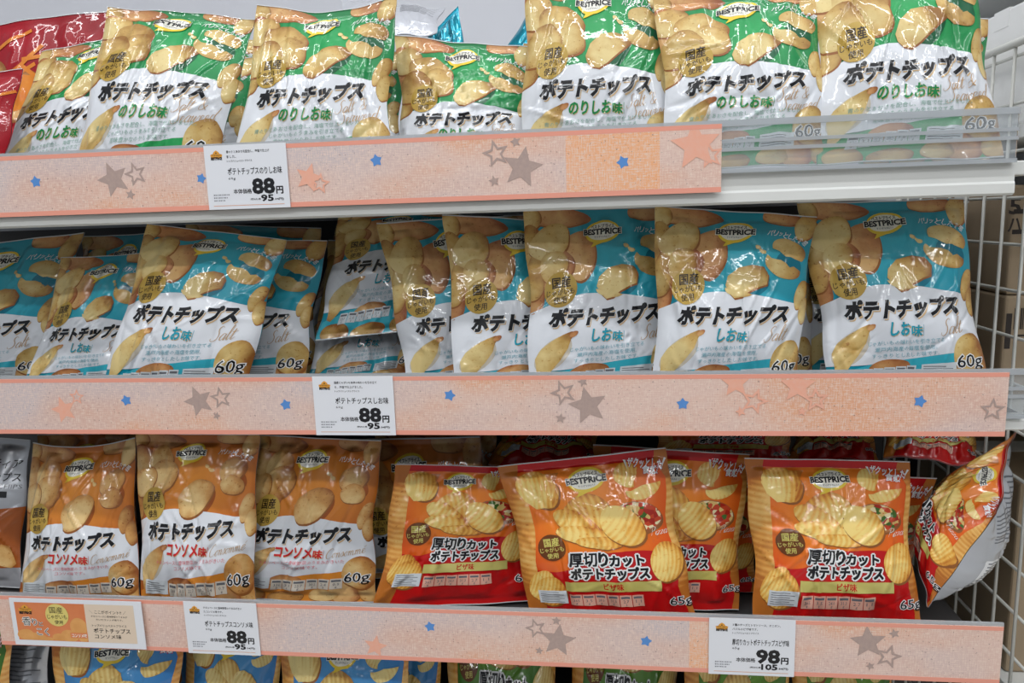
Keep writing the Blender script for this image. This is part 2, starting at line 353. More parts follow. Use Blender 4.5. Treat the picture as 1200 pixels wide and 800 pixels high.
    def text(s, t, x0, x1, y0, y1, mat, layer, part='pouch', bold=0.0, shear=0.0, rot=0.0, res=2, dx=0, dy=0, arc=0.0, fat=0.0):
        tri = text_tris(t, 0.0, res); mn = tri.reshape(-1, 2).min(0); mx = tri.reshape(-1, 2).max(0)
        if bold: tri = text_tris(t, bold, res)
        q = (tri - mn)/(mx - mn); q = q.copy()
        w, h = x1-x0, y1-y0
        x = q[..., 0]*w; y = (1-q[..., 1])*h
        x = x + (h*0.5 - y)*shear - w/2; y = y - h/2
        y = y + arc*((x/(w/2))**2)
        c, sn = math.cos(math.radians(rot)), math.sin(math.radians(rot))
        X = (x0+x1)/2 + x*c - y*sn + dx; Y = (y0+y1)/2 + x*sn + y*c + dy
        P = np.stack([X, Y], -1)
        if fat:
            k = 8 if fat > 0.045 else 4
            for i in range(k): s.add(P + np.array([math.cos(2*math.pi*(i+.5)/k), math.sin(2*math.pi*(i+.5)/k)])*fat*h, None, mat, layer, part)
        s.add(P, None, mat, layer, part)
    def script(s, t, x, y, h, mat, layer, part='flavour_script', rot=0.0, slant=0.35, w=0.026):
        """a flowing handwritten word: baseline from x, y, capital height h"""
        c, sn = math.cos(math.radians(rot)), math.sin(math.radians(rot)); ax = 0.0
        for ch in t:
            if ch == ' ': ax += 0.3; continue
            adv, strokes = SCRIPT[ch]
            for st in strokes:
                p = np.array(st, float); n = len(p); e = np.vstack([2*p[0]-p[1], p, 2*p[-1]-p[-2]]); out = []
                for i in range(n-1):
                    a, b, d, g = e[i:i+4]
                    for q in np.linspace(0, 1, 7, endpoint=i == n-2):
                        out.append(0.5*((2*b)+(d-a)*q+(2*a-5*b+4*d-g)*q*q+(-a+3*b-3*d+g)*q**3))
                o = np.array(out); o[:, 0] += ax; o[:, 0] += o[:, 1]*slant
                tg = np.gradient(o, axis=0); tg /= np.linalg.norm(tg, axis=1, keepdims=True)+1e-9
                wd = w*(0.55+0.75*np.clip(-tg[:, 1], 0, 1)); nn = np.stack([-tg[:, 1], tg[:, 0]], 1)*wd[:, None]
                A, Bq = o+nn, o-nn
                tri = np.concatenate([np.stack([A[:-1], Bq[:-1], A[1:]], 1), np.stack([A[1:], Bq[:-1], Bq[1:]], 1)])
                X = tri[..., 0]*h; Y = -tri[..., 1]*h
                s.add(np.stack([x+X*c-Y*sn, y+X*sn+Y*c], -1), None, mat, layer, part)
            ax += adv
    def arrays(s):
        T = list(s.T)
        for pts, A, tint, mi, layer, i, part in s.P:                    # flat outlines for cards: cut into triangles about the middle
            n = len(pts); c = pts.mean(0); nx = np.roll(pts, -1, 0)
            tri = np.stack([np.tile(c, (n, 1)), pts, nx], 1) if n != 4 else np.array([[pts[0], pts[1], pts[2]], [pts[0], pts[2], pts[3]]])
            full = np.zeros((len(tri), 3, 5)); full[:, :, :2] = tri; full[:, :, 4] = tint
            ar = (tri[:, 1, 0]-tri[:, 0, 0])*(tri[:, 2, 1]-tri[:, 0, 1]) - (tri[:, 1, 1]-tri[:, 0, 1])*(tri[:, 2, 0]-tri[:, 0, 0])
            full[ar > 0] = full[ar > 0][:, ::-1]
            T.append((full, np.tile(np.array([mi, layer, i, 0], float), (len(tri), 1)), part))
        if not T: return np.zeros((0, 3, 5)), np.zeros((0, 4)), np.zeros(0, dtype=object)
        return (np.concatenate([t for t, _, _ in T]), np.concatenate([m for _, m, _ in T]), np.concatenate([np.array([p]*len(t), dtype=object) for t, _, p in T]))
def cut_poly(p, ax, lim, keep_above):
    """the part of an outline on one side of the line coordinate[ax] = lim (ax 2: x + y)"""
    out = []; n = len(p)
    f = (lambda q: q[ax]-lim) if ax < 2 else (lambda q: q[0]+q[1]-lim)
    d = [f(q) if keep_above else -f(q) for q in p]
    for i in range(n):
        a, b, da, db = p[i-1], p[i], d[i-1], d[i]
        if (da < 0) != (db < 0): t = da/(da-db); out.append((a[0]+(b[0]-a[0])*t, a[1]+(b[1]-a[1])*t))
        if db >= 0: out.append(b)
    return out
def grid_polys(art, nu, nv):
    """the outlines of an artwork cut into the grid's triangles"""
    TT, MM, PP = [], [], []
    for pts, A, tint, mi, layer, ident, part in art.P:
        g = pts*np.array([nu/165, nv/215]); g[:, 0] = np.clip(g[:, 0], 0, nu); g[:, 1] = np.clip(g[:, 1], 0, nv)
        poly = [tuple(q) for q in g]; tris = []
        for j in range(int(math.floor(g[:, 1].min()+1e-9)), int(math.ceil(g[:, 1].max()-1e-9))):
            band = cut_poly(cut_poly(poly, 1, j, True), 1, j+1, False)
            if len(band) < 3: continue
            x0, x1 = min(q[0] for q in band), max(q[0] for q in band)
            rest = band
            for i in range(int(math.floor(x0+1e-9)), int(math.ceil(x1-1e-9))):
                cell = cut_poly(rest, 0, i+1, False); rest = cut_poly(rest, 0, i+1, True)
                if len(cell) < 3: continue
                for up in (False, True):
                    h = cut_poly(cell, 2, i+j+1, up)
                    for k in range(1, len(h)-1):
                        a, b, c = h[0], h[k], h[k+1]; ar = (b[0]-a[0])*(c[1]-a[1]) - (b[1]-a[1])*(c[0]-a[0])
                        if abs(ar) > 1e-6: tris.append((a, c, b) if ar > 0 else (a, b, c))
        if not tris: continue
        t = np.array(tris); full = np.zeros((len(t), 3, 5)); full[:, :, :2] = t; full[:, :, 4] = tint
        if A is not None:
            mm = t*np.array([165/nu, 215/nv]); full[:, :, 2:4] = np.concatenate([mm, np.ones(mm.shape[:2]+(1,))], -1) @ A
        TT.append(full); MM.append(np.tile(np.array([mi, layer, ident, 0], float), (len(t), 1))); PP.append(np.array([part]*len(t), dtype=object))
    return TT, MM, PP
def clip_to_grid(tri, meta, parts):
    """cut triangles (columns 0, 1 in grid units) along the grid lines and diagonals, so that they follow the film exactly"""
    idx = np.arange(len(tri))
    for fam in (0, 1, 2):
        done_t, done_i = [], []
        for _ in range(14):
            sv = tri[:, :, 0] if fam == 0 else tri[:, :, 1] if fam == 1 else tri[:, :, 0] + tri[:, :, 1]
            lo = np.floor(sv.min(1) + 1e-6); hi = np.ceil(sv.max(1) - 1e-6)
            need = hi - lo > 1.5
            done_t.append(tri[~need]); done_i.append(idx[~need])
            if not need.any(): break
            t, i = tri[need], idx[need]; L = np.floor((lo[need] + hi[need])/2); d = sv[need] - L[:, None]
            pos = d >= 0; npos = pos.sum(1)
            lone = np.where(npos == 1, np.argmax(pos, 1), np.argmin(pos, 1))
            o = (lone[:, None] + np.arange(3)) % 3
            t = np.take_along_axis(t, o[:, :, None], 1); d = np.take_along_axis(d, o, 1)
            f1 = (d[:, 0]/(d[:, 0]-d[:, 1]))[:, None]; f2 = (d[:, 0]/(d[:, 0]-d[:, 2]))[:, None]
            p1 = t[:, 0] + (t[:, 1]-t[:, 0])*f1; p2 = t[:, 0] + (t[:, 2]-t[:, 0])*f2
            new = np.concatenate([np.stack([t[:, 0], p1, p2], 1), np.stack([p1, t[:, 1], t[:, 2]], 1), np.stack([p1, t[:, 2], p2], 1)])
            ni = np.concatenate([i, i, i])
            ar = np.abs((new[:, 1, 0]-new[:, 0, 0])*(new[:, 2, 1]-new[:, 0, 1]) - (new[:, 1, 1]-new[:, 0, 1])*(new[:, 2, 0]-new[:, 0, 0]))
            tri, idx = new[ar > 1e-7], ni[ar > 1e-7]
        tri, idx = np.concatenate(done_t), np.concatenate(done_i)
    return tri, meta[idx], parts[idx]

# ------------------------------------------------------------------ a pillow bag
GRIDS = {'fine': (60, 84, 4), 'plain': (30, 42, 2)}     # columns, rows, rows of each crimped seal
def raw_mesh(name, verts, tris, mats, mat_idx, normals, attrs, parent, smooth=True):
    me = bpy.data.meshes.new(name); n = len(verts); f = len(tris)
    me.vertices.add(n); me.vertices.foreach_set('co', np.asarray(verts, np.float32).ravel())
    me.loops.add(f*3); me.loops.foreach_set('vertex_index', np.asarray(tris, np.int32).ravel())
    me.polygons.add(f); me.polygons.foreach_set('loop_start', np.arange(0, f*3, 3, dtype=np.int32))
    me.update(calc_edges=True)
    for m in mats: me.materials.append(m)
    me.polygons.foreach_set('material_index', np.asarray(mat_idx, np.int32))
    me.polygons.foreach_set('use_smooth', np.ones(f, bool))
    for k, v in attrs.items():
        a = me.attributes.new(k, 'FLOAT_VECTOR', 'POINT'); a.data.foreach_set('vector', np.asarray(v, np.float32).ravel())
    if normals is not None: me.normals_split_custom_set_from_vertices(np.asarray(normals, float).tolist())
    o = bpy.data.objects.new(name, me); COL.objects.link(o)
    if parent: o.parent = parent
    return o
def bag_surface(Q, seed, thick, warp, front, crease=1.0, sag=0.0, back_k=0.55):
    """point of the film for face coordinates u, v (0..1, v down); Q = TL, TR, BR, BL"""
    rnd = np.random.RandomState(seed + (0 if front else 500))
    TL, TR, BR, BL = [np.array(q) for q in Q]
    nrm = np.cross(TR-TL, BL-TL) + np.cross(BR-TR, BL-BR)*0
    nrm = np.cross((BL+BR-TL-TR)/2, (TR+BR-TL-BL)/2); nrm /= np.linalg.norm(nrm)
    Wm = np.linalg.norm((TR+BR-TL-BL)/2); Hm = np.linalg.norm((BL+BR-TL-TR)/2)
    topk = [(rnd.uniform(3, 6), rnd.uniform(0, 6.3), rnd.uniform(0.5, 1)) for _ in range(3)] + [(rnd.uniform(8, 13), rnd.uniform(0, 6.3), rnd.uniform(0.2, 0.5))]
    botk = [(rnd.uniform(3, 6), rnd.uniform(0, 6.3), rnd.uniform(0.5, 1)) for _ in range(3)] + [(rnd.uniform(8, 13), rnd.uniform(0, 6.3), rnd.uniform(0.2, 0.5))]
    soft = [(rnd.uniform(-1, 1, 2)*rnd.uniform(60, 190), rnd.uniform(0, 6.3), rnd.uniform(0.3, 1)) for _ in range(9)]
    segs = []
    for i in range(30):
        x, y = rnd.uniform(0, 1), rnd.uniform(0.06, 0.95)
        if i < 8: x = rnd.choice([0.07, 0.93]) + rnd.uniform(-.08, .08)
        elif i < 16: y = rnd.choice([0.12, 0.2, 0.85])
        an = rnd.uniform(0, math.pi)
        if i < 16: an = math.pi/2 + rnd.normal(0, 0.5)
        ln = rnd.uniform(0.014, 0.05); w = rnd.uniform(0.0014, 0.0034)
        segs.append((x*Wm, y*Hm, math.cos(an), math.sin(an), ln, w, rnd.uniform(-1, 1)*0.55*w + 0.1*w, rnd.uniform(-0.25, 0.25)))
    for i in range(7):
        an = math.pi/2 + rnd.normal(0, 0.55)
        segs.append((rnd.uniform(0.1, 0.9)*Wm, rnd.uniform(0.15, 0.85)*Hm, math.cos(an), math.sin(an), rnd.uniform(0.04, 0.085), rnd.uniform(0.0018, 0.0026), rnd.choice((-1, 1))*rnd.uniform(0.0009, 0.0016), rnd.uniform(-0.2, 0.2)))
    wave = np.random.RandomState(seed+77).uniform(0, 6.3, 2)
    r77 = np.random.RandomState(seed+78); sp, sf = r77.uniform(0, 6.3, 2), r77.uniform(1.1, 2.2, 2)
    def S(u, v):
        vg = warp(v)
        s = np.clip((vg-0.05)/0.9, 0, 1)
        pv = np.clip(np.sin(np.pi*s**1.12), 0, 1)**0.62
        uu0 = np.clip(u, 0, 1)
        pu = np.clip(1-np.abs(2*uu0-1)**2.3, 0, 1)**0.62
        uu = 0.5 + (u-0.5)*(1-pv*(0.05+0.030*np.where(u < 0.5, np.sin(6.283*sf[0]*vg+sp[0]), np.sin(6.283*sf[1]*vg+sp[1]))))
        P = (TL*(1-uu)[..., None] + TR*uu[..., None])*(1-vg)[..., None] + (BL*(1-uu)[..., None] + BR*uu[..., None])*vg[..., None]
        b = thick*pu*pv
        x, y = u*Wm, vg*Hm
        dt = np.clip(y-0.05*Hm, 0, None); db = np.clip(0.95*Hm-y, 0, None)
        c = 0
        for (k, p, a) in topk: c = c + 0.0019*a*np.sin(2*np.pi*k*u+p)*np.exp(-dt/0.030)*np.clip(dt/0.004, 0, 1)
        for (k, p, a) in botk: c = c + 0.0017*a*np.sin(2*np.pi*k*u+p)*np.exp(-db/0.028)*np.clip(db/0.004, 0, 1)
        for (d, p, a) in soft: c = c + 0.00042*a*np.sin(d[0]*x+d[1]*y+p)*np.clip(pv*1.5, 0, 1)
        for (sx, sy, cx, cy, ln, w, a, bd) in segs:
            dx, dy = x-sx, y-sy; al = dx*cx+dy*cy; ac = -dx*cy+dy*cx + bd*al*al/ln
            c = c + a*np.exp(-(ac/w)**2)*np.exp(-(al/ln)**4)*np.clip(pv*1.2, 0, 1)
        c = c*crease*np.clip(pu*1.6, 0, 1)
        e = 0.0022*np.sin(2*np.pi*1.2*u+wave[0])*(1-pv) + 0.0012*np.sin(2*np.pi*2.7*u+wave[1])*(1-pv)
        h = b + np.maximum(c, -0.7*b)
        if not front: h = -h*back_k - 0.0004
        else: h = h + 0.0004
        P = P + nrm*(h+e)[..., None]
        P[..., 2] -= sag*(1-vg)**2*np.sin(np.pi*np.clip(u, 0, 1))
        return P
    def SN(u, v):
        P = S(u, v); ep = 0.004
        du = S(u+ep, v) - S(u-ep, v); dv = S(u, np.clip(v+ep, 0, 1)) - S(u, np.clip(v-ep, 0, 1))
        N = np.cross(dv, du); N /= np.linalg.norm(N, axis=-1, keepdims=True) + 1e-12
        return P, (N if front else -N)
    return SN
def face_mesh_data(SN, g):
    U, V = np.meshgrid(np.linspace(0, 1, g[0]+1), np.linspace(0, 1, g[1]+1))       # rows v
    return SN(U, V)
def grid_sample(G, c0, c1, g):
    i = np.clip(np.floor(c0), 0, g[0]-1).astype(int); j = np.clip(np.floor(c1), 0, g[1]-1).astype(int)
    fu, fv = (c0-i)[:, None], (c1-j)[:, None]
    a, b, c, d = G[j, i], G[j, i+1], G[j+1, i+1], G[j+1, i]
    lower = a + (b-a)*fu + (d-a)*fv; upper = c + (d-c)*(1-fu) + (b-c)*(1-fv)
    return np.where(fu+fv <= 1, lower, upper)
CLIPPED = {}
GM = []                                    # every film material, by number
def gm(m):
    if m not in GM: GM.append(m)
    return GM.index(m)
def clipped(kind, art, grid):
    """the artwork cut to a grid and welded, part by part: columns, rows, layer, loc, triangles, materials"""
    if (kind, grid) not in CLIPPED:
        nu, nv, seal = GRIDS[grid]
        TT, MM, PP = grid_polys(art, nu, nv)
        for tri, meta, part in art.T:
            tri = tri.copy(); tri[:, :, 0] = np.clip(tri[:, :, 0]/165, 0, 1)*nu; tri[:, :, 1] = np.clip(tri[:, :, 1]/215, 0, 1)*nv
            ar = np.abs((tri[:, 1, 0]-tri[:, 0, 0])*(tri[:, 2, 1]-tri[:, 0, 1]) - (tri[:, 1, 1]-tri[:, 0, 1])*(tri[:, 2, 0]-tri[:, 0, 0])); ok = ar > 1e-7
            t, m, p = clip_to_grid(tri[ok], meta[ok], np.array([part]*int(ok.sum()), dtype=object)); TT.append(t); MM.append(m); PP.append(p)
        tri, meta, parts = np.concatenate(TT), np.concatenate(MM), np.concatenate(PP)
        cv = tri[:, :, 1].mean(1); pl = (parts == 'pouch')
        parts = parts.copy(); parts[(cv < seal) & pl] = 'top_seal'; parts[(cv > nv-seal) & pl] = 'bottom_seal'
        num = np.array([gm(m) for m in art.mats]); out = []
        for part in sorted(set(parts)):
            m = parts == part; flat = tri[m].reshape(-1, 5); me = meta[m]; el = np.repeat(me[:, 2], 3)
            key = (el*4096 + np.round(flat[:, 0]*40))*8192 + np.round(flat[:, 1]*40)
            key = el*1e9 + np.round(flat[:, 0]*300)*30000 + np.round(flat[:, 1]*300)
            _, first, inv = np.unique(key, return_index=True, return_inverse=True)
            T = inv.reshape(-1, 3); fine = (T[:, 0] != T[:, 1]) & (T[:, 1] != T[:, 2]) & (T[:, 0] != T[:, 2])
            out.append((part, flat[first, 0], flat[first, 1], (np.repeat(me[:, 1], 3)*0.00011 + (el % 17)*0.000002)[first], flat[first, 2:5], T[fine], num[me[fine, 0].astype(int)]))
        CLIPPED[(kind, grid)] = out
    return CLIPPED[(kind, grid)]
ALL_BAGS = []
def make_bag(name, kind, art, Q, label, cat, group=None, seed=1, thick=0.022, title_y=None, title_v=0.585, crease=1.3, back_art=None, back_mat='back', sag=0.0, ground='white', grid='fine', back_k=0.55):
    Q = [np.array(q) for q in Q]
    warp = lambda v: v
    if title_y is not None:
        vv = np.linspace(0, 1, 101); mid = (Q[0]+Q[1])/2*(1-vv)[:, None] + (Q[2]+Q[3])/2*vv[:, None]
        nn = np.cross((Q[2]+Q[3]-Q[0]-Q[1])/2, (Q[1]+Q[2]-Q[0]-Q[3])/2); nn /= np.linalg.norm(nn)
        ys = project(mid + nn*thick*0.9)[:, 1]; g = np.interp(title_y, ys, vv)
        t = title_v; b = (g - t)/(t*t - t); b = float(np.clip(b, -0.55, 0.55)); a = 1-b
        warp = lambda v: a*v + b*v*v
    base = (Q[2]+Q[3])/2
    root = bpy.data.objects.new(name, None); COL.objects.link(root); root.location = base; root.empty_display_size = 0.02
    root['label'] = label; root['category'] = cat
    if group: root['group'] = group
    F = bag_surface(Q, seed, thick, warp, True, crease, sag); B = bag_surface(Q, seed, thick, warp, False, crease, sag, back_k)
    g = GRIDS[grid]; nu, nv, seal = g
    Pf, Nf = face_mesh_data(F, g); Pb, Nb = face_mesh_data(B, g)
    Pf = Pf - base; Pb = Pb - base
    groups = {}
    rs = random.Random(seed); ox, oy = rs.uniform(0, 5), rs.uniform(0, 5)
    def rows(part, j0, j1, back):
        G, NN = (Pb, Nb) if back else (Pf, Nf)
        V = G[j0:j1+1].reshape(-1, 3); N = NN[j0:j1+1].reshape(-1, 3); r = j1-j0
        jj, ii = np.meshgrid(np.arange(r), np.arange(nu), indexing='ij'); k = (jj*(nu+1)+ii).ravel()
        a, b, c, d = k, k+1, k+nu+2, k+nu+1
        T = np.concatenate([np.stack([a, d, b], 1), np.stack([b, d, c], 1)])
        if back: T = T[:, ::-1]
        U, W = np.meshgrid(np.linspace(0, 1, nu+1), np.arange(j0, j1+1)/nv)
        bc = np.stack([U.ravel()*0.165+ox, W.ravel()*0.215+oy, np.full(U.size, 0.3 if back else 0.0)], 1)
        lc = np.zeros_like(bc); mat = back_mat
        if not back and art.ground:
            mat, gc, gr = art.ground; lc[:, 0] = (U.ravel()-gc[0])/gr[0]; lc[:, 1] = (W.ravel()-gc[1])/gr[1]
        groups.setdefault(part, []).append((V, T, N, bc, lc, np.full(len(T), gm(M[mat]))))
    for back in (False, True):
        rows('top_seal', 0, seal, back); rows('pouch', seal, nv-seal, back); rows('bottom_seal', nv-seal, nv, back)
    def decals(kd, ar, G, NN, back):
        for part, c0, c1, ly, loc, T, mm in clipped(kd, ar, grid):
            gx = nu - c0 if back else c0
            P = grid_sample(G, gx, c1, g); N = grid_sample(NN, gx, c1, g); N /= np.linalg.norm(N, axis=1, keepdims=True)
            bc = np.stack([c0/nu*0.165+ox, c1/nv*0.215+oy, np.zeros(len(c0))], 1)
            groups.setdefault(part, []).append((P + N*ly[:, None], T, N, bc, loc, mm))
    decals(kind, art, Pf, Nf, False)
    if back_art is not None: decals(kind + '_back', back_art, Pb, Nb, True)
    for part, L in groups.items():
        off = 0; Ts = []
        for x in L: Ts.append(x[1]+off); off += len(x[0])
        mi = np.concatenate([x[5] for x in L]); used, mi = np.unique(mi, return_inverse=True)
        raw_mesh(part, np.concatenate([x[0] for x in L]), np.concatenate(Ts), [GM[i] for i in used], mi, np.concatenate([x[2] for x in L]),
                 {'bag': np.concatenate([x[3] for x in L]), 'loc': np.concatenate([x[4] for x in L])}, root)
    ALL_BAGS.append((root, Q))
    return root

# ------------------------------------------------------------------ the prints
def conv_quad(TLx, TRx, y0, BLx, BRx, y1):
    def f(t):
        x, y = t[..., 0], t[..., 1]; v = (y-y0)/(y1-y0)
        l = TLx + (BLx-TLx)*v; r = TRx + (BRx-TRx)*v
        return np.stack([np.clip((x-l)/(r-l), 0, 1)*165, np.clip(v, 0, 1)*215], -1)
    return f
def logo(a, cx, cy, w, h, L):
    a.blob(cx, cy, w*0.5, h*0.52, 'yellow', L, rot=-8, part='brand_logo', n=26)
    a.add([[(cx-w*0.2, cy+h*0.42), (cx-w*0.3, cy+h*0.72), (cx+w*0.12, cy+h*0.46)]], None, 'yellow', L, 'brand_logo')
    a.blob(cx, cy-h*0.02, w*0.43, h*0.40, 'cream', L+1, rot=-8, part='brand_logo', n=26)
    a.text('ベストプライス', cx-w*0.32, cx+w*0.32, cy-h*0.34, cy-h*0.16, 'black', L+3, 'brand_logo', bold=0.02, rot=-3, res=1)
    a.text('BESTPRICE', cx-w*0.53, cx+w*0.53, cy-h*0.13, cy+h*0.12, 'cream', L+2, 'brand_logo', bold=0.12, rot=-3, res=1)
    a.text('BESTPRICE', cx-w*0.53, cx+w*0.53, cy-h*0.13, cy+h*0.12, 'black', L+3, 'brand_logo', bold=0.045, rot=-3, res=2)
    a.text('TOPVALU', cx-w*0.22, cx+w*0.22, cy+h*0.2, cy+h*0.28, 'inkgrey', L+3, 'brand_logo', rot=-3, res=1)
def badge(a, cx, cy, r, L, bgm, tm):
    a.blob(cx, cy, r, r*1.0, bgm, L, part='origin_badge', n=28)
    a.text('国産', cx-r*0.55, cx+r*0.55, cy-r*0.72, cy-r*0.1, tm, L+1, 'origin_badge', fat=0.03, rot=-6)
    a.text('じゃがいも', cx-r*0.85, cx+r*0.85, cy-r*0.04, cy+r*0.32, tm, L+1, 'origin_badge', bold=0.012, rot=-6)
    a.text('使用', cx-r*0.36, cx+r*0.40, cy+r*0.40, cy+r*0.80, tm, L+1, 'origin_badge', fat=0.02, rot=-6)
def weight(a, t, x0, x1, y0, y1, L):
    a.text(t, x0, x1, y0, y1, 'whitetext', L, 'weight_mark', bold=0.06, rot=-4)
    a.text(t, x0, x1, y0, y1, 'black', L+1, 'weight_mark', rot=-4, bold=0.008)
def table(a, x0, x1, y0, y1, L, mat, vals, skew=0.0):
    n = len(vals); w = (x1-x0)/n
    for i, v in enumerate(vals):
        dy = skew*i/n
        a.rect(x0+i*w+w*0.03, y0+dy, x0+(i+1)*w-w*0.03, y1+dy, mat, L, 'nutrition_table')
        a.rect(x0+i*w+w*0.12, y0+dy+(y1-y0)*0.12, x0+(i+1)*w-w*0.15, y0+dy+(y1-y0)*0.3, 'inkgrey', L+1, 'nutrition_table')
        a.text(v, x0+i*w+w*0.25, x0+(i+1)*w-w*0.25, y0+dy+(y1-y0)*0.42, y0+dy+(y1-y0)*0.68, 'inkgrey', L+1, 'nutrition_table', res=1)
        a.text('g', x0+i*w+w*0.42, x0+(i+1)*w-w*0.44, y0+dy+(y1-y0)*0.76, y0+dy+(y1-y0)*0.94, 'inkgrey', L+1, 'nutrition_table', res=1)
def classic(ground, chip, flavour, fmat, script, desc, dmat, vals, style):
    a = Art(conv_quad(10, 755, 20, 150, 850, 850))
    a.whole(ground, 1, (0.55, 0.30), (0.6, 0.34))
    deep = {'green': 'deepgreen', 'cyan': 'deepcyan', 'orange': 'deeporange'}[ground]
    # printed crisps along the top and down the left
    a.blob(160, 60, 165, 46, 'brownchip', 2, 3, 0.08, 3, 0.1); a.blob(30, 75, 70, 62, chip, 2, 0, 0.08, 9, 0.0)
    a.blob(600, 40, 90, 40, 'brownchip', 2, 4, 0.08, 4, 0.05); a.blob(725, 70, 56, 74, chip, 3, 10, 0.08, 5, 0.05)
    if style == 'cyan':
        a.blob(50, 240, 72, 150, chip, 2, 0, 0.06, 1, 0.12)
        a.blob(290, 235, 82, 112, 'brownchip', 3, -12, 0.08, 11, -0.12); a.blob(150, 175, 96, 78, chip, 4, -22, 0.08, 12, -0.2)
        a.blob(185, 300, 72, 100, 'brownchip', 4, 30, 0.1, 13, 0.05); a.blob(175, 285, 62, 76, chip, 5, 35, 0.1, 14, -0.1)
        a.blob(92, 320, 46, 112, chip, 4, 6, 0.08, 15, 0.1); a.blob(90, 420, 50, 70, 'brownchip', 3, 6, 0.08, 15, 0.2)
        mid = (485, 352, 96, 66, -14)
    elif style == 'green':
        a.blob(60, 230, 80, 150, 'brownchip', 2, 0, 0.06, 1, 0.05); a.blob(90, 170, 90, 80, chip, 3, -10, 0.1, 21, -0.1)
        a.blob(225, 235, 118, 96, chip, 4, -14, 0.13, 22, 0.05); a.blob(280, 290, 92, 76, chip, 5, 10, 0.1, 23, 0.02)
        a.blob(150, 320, 110, 84, chip, 5, -20, 0.1, 24, 0.05); a.blob(95, 420, 60, 70, chip, 4, 0, 0.1, 25, 0.1)
        mid = (485, 352, 108, 64, -34)
    else:
        a.blob(70, 180, 90, 90, chip, 2, 0, 0.08, 31, 0.1); a.blob(205, 165, 80, 76, chip, 3, 0, 0.06, 32, -0.05)
        a.blob(245, 245, 92, 80, chip, 4, 20, 0.06, 33, 0.0); a.blob(120, 285, 88, 70, chip, 5, -20, 0.08, 34, -0.12)
        a.blob(205, 320, 80, 60, 'brownchip', 4, 10, 0.08, 35, -0.1); a.blob(80, 400, 60, 80, chip, 3, 0, 0.08, 36, 0.1)
        mid = (470, 350, 104, 84, -30)
    # white lower field with a curved border
    a.strip([(60, 490), (140, 462), (230, 425), (330, 404), (430, 405), (560, 416), (700, 438), (800, 450)],
            [(60, 735), (290, 730), (480, 705), (680, 682), (860, 672)], 'white', 3, n=48)
    # the printed shade under the middle crisp, then the crisp
    a.blob(mid[0]+18, mid[1]+12, mid[2], mid[3], deep, 2, mid[4], 0.06, 40)
    if style == 'orange': a.blob(*mid[:4], chip, 6, mid[4], 0.09, 41, -0.12)
    else:
        p = np.array([(385, 375), (393, 335), (436, 295), (500, 280), (556, 288), (584, 318), (582, 366), (545, 378), (505, 398), (470, 425), (438, 432), (408, 408)] if style == 'cyan' else
                     [(378, 372), (396, 318), (446, 276), (512, 264), (572, 278), (606, 300), (566, 336), (528, 368), (490, 402), (450, 426), (412, 420), (388, 400)], float)
        a.fan(p + np.array([5, 7]), 'chipshade', 5.4); a.fan(p, chip, 6, loc=(p-p.mean(0))/np.array([100, 75]), tint=-0.12)
    if style == 'cyan': a.half(455, 398, 70, 26, 6, 20, 190, chip, 7, 3, -0.3)
    # broken crisp
    a.blob(678, 262, 70, 50, deep, 2, 30, 0.05, 4); 
    if style == 'orange':
        a.blob(655, 215, 72, 66, chip, 5, -10, 0.06, 51, 0.05); a.blob(670, 290, 66, 48, chip, 6, 10, 0.08, 52, 0.0)
    else:
        a.half(665, 205, 92, 54, 24, 150, 372, chip, 5, 61, 0.0, 0.35); a.half(648, 272, 100, 56, 22, -14, 190, chip, 6, 62, 0.08, 0.35)
    for (x, y, w, h) in ((512, 195, 14, 9), (540, 216, 16, 9), (528, 208, 8, 6)):
        a.blob(x, y, w, h, chip, 4, 20, 0.1, x, -0.3)
    a.blob(760, 400, 30, 70, chip, 4, 10, 0.06, 71, 0.1); a.blob(790, 470, 30, 60, chip, 5, 0, 0.06, 72, 0.05)
    # the long crisp lower left on its printed glow
    a.blob(230, 660, 90, 60, 'shade', 4, -40, 0.05, 80)
    p = np.array([(318, 568), (300, 600), (292, 640), (262, 690), (222, 740), (190, 775), (168, 768), (160, 720), (150, 680), (170, 640), (215, 605), (260, 580), (296, 566)], float)
    c = p.mean(0); l = (p-c)/np.array([90, 100])
    a.fan(p, chip, 6, loc=l, tint=-0.15, centre=(225, 655)); a.blob(308, 578, 20, 12, 'brownchip', 7, -20, 0.05, 81, 0.1)
    # colour band and crisps along the bottom
    a.strip([(150, 775), (300, 728), (480, 705), (680, 682), (860, 668)], [(150, 860), (860, 860)], ground, 4, n=30)
    a.blob(400, 735, 86, 30, 'brownchip', 5, -6, 0.06, 90, 0.1); a.blob(420, 830, 90, 34, chip, 5, -6, 0.06, 93, 0.1); a.blob(600, 812, 70, 34, chip, 5, 4, 0.06, 94, 0.0)
    a.blob(240, 826, 80, 40, chip, 5, 6, 0.06, 95, 0.1)
    a.blob(760, 690, 84, 82, chip, 6, 30, 0.08, 91, 0.05); a.blob(700, 800, 70, 60, 'brownchip', 5, 30, 0.08, 92, 0.0); a.blob(830, 790, 60, 60, chip, 5, 0, 0.08, 96, 0.1)
    # words
    for q, (m, L, b, dx, dy) in enumerate((('gold', 7, 0.06, 6, 7), ('white', 8, 0.09, 0, 0), ('black', 9, 0.062, 0, 0))):
        a.text('ポテトチップス', 192, 706, 466, 540, m, L, 'product_title', bold=b, shear=0.12, rot=-2.2, dx=dx, dy=dy, arc=-6)
    kanji = 456 + 30*len(flavour)
    n = len(flavour); x0 = 470 - (34*n + 30); x1 = 470 + 34*n*0.9
    x0, x1 = {2: (392, 480), 4: (330, 520), 3: (360, 520)}[n] if n in (2, 3, 4) else (330, 520)
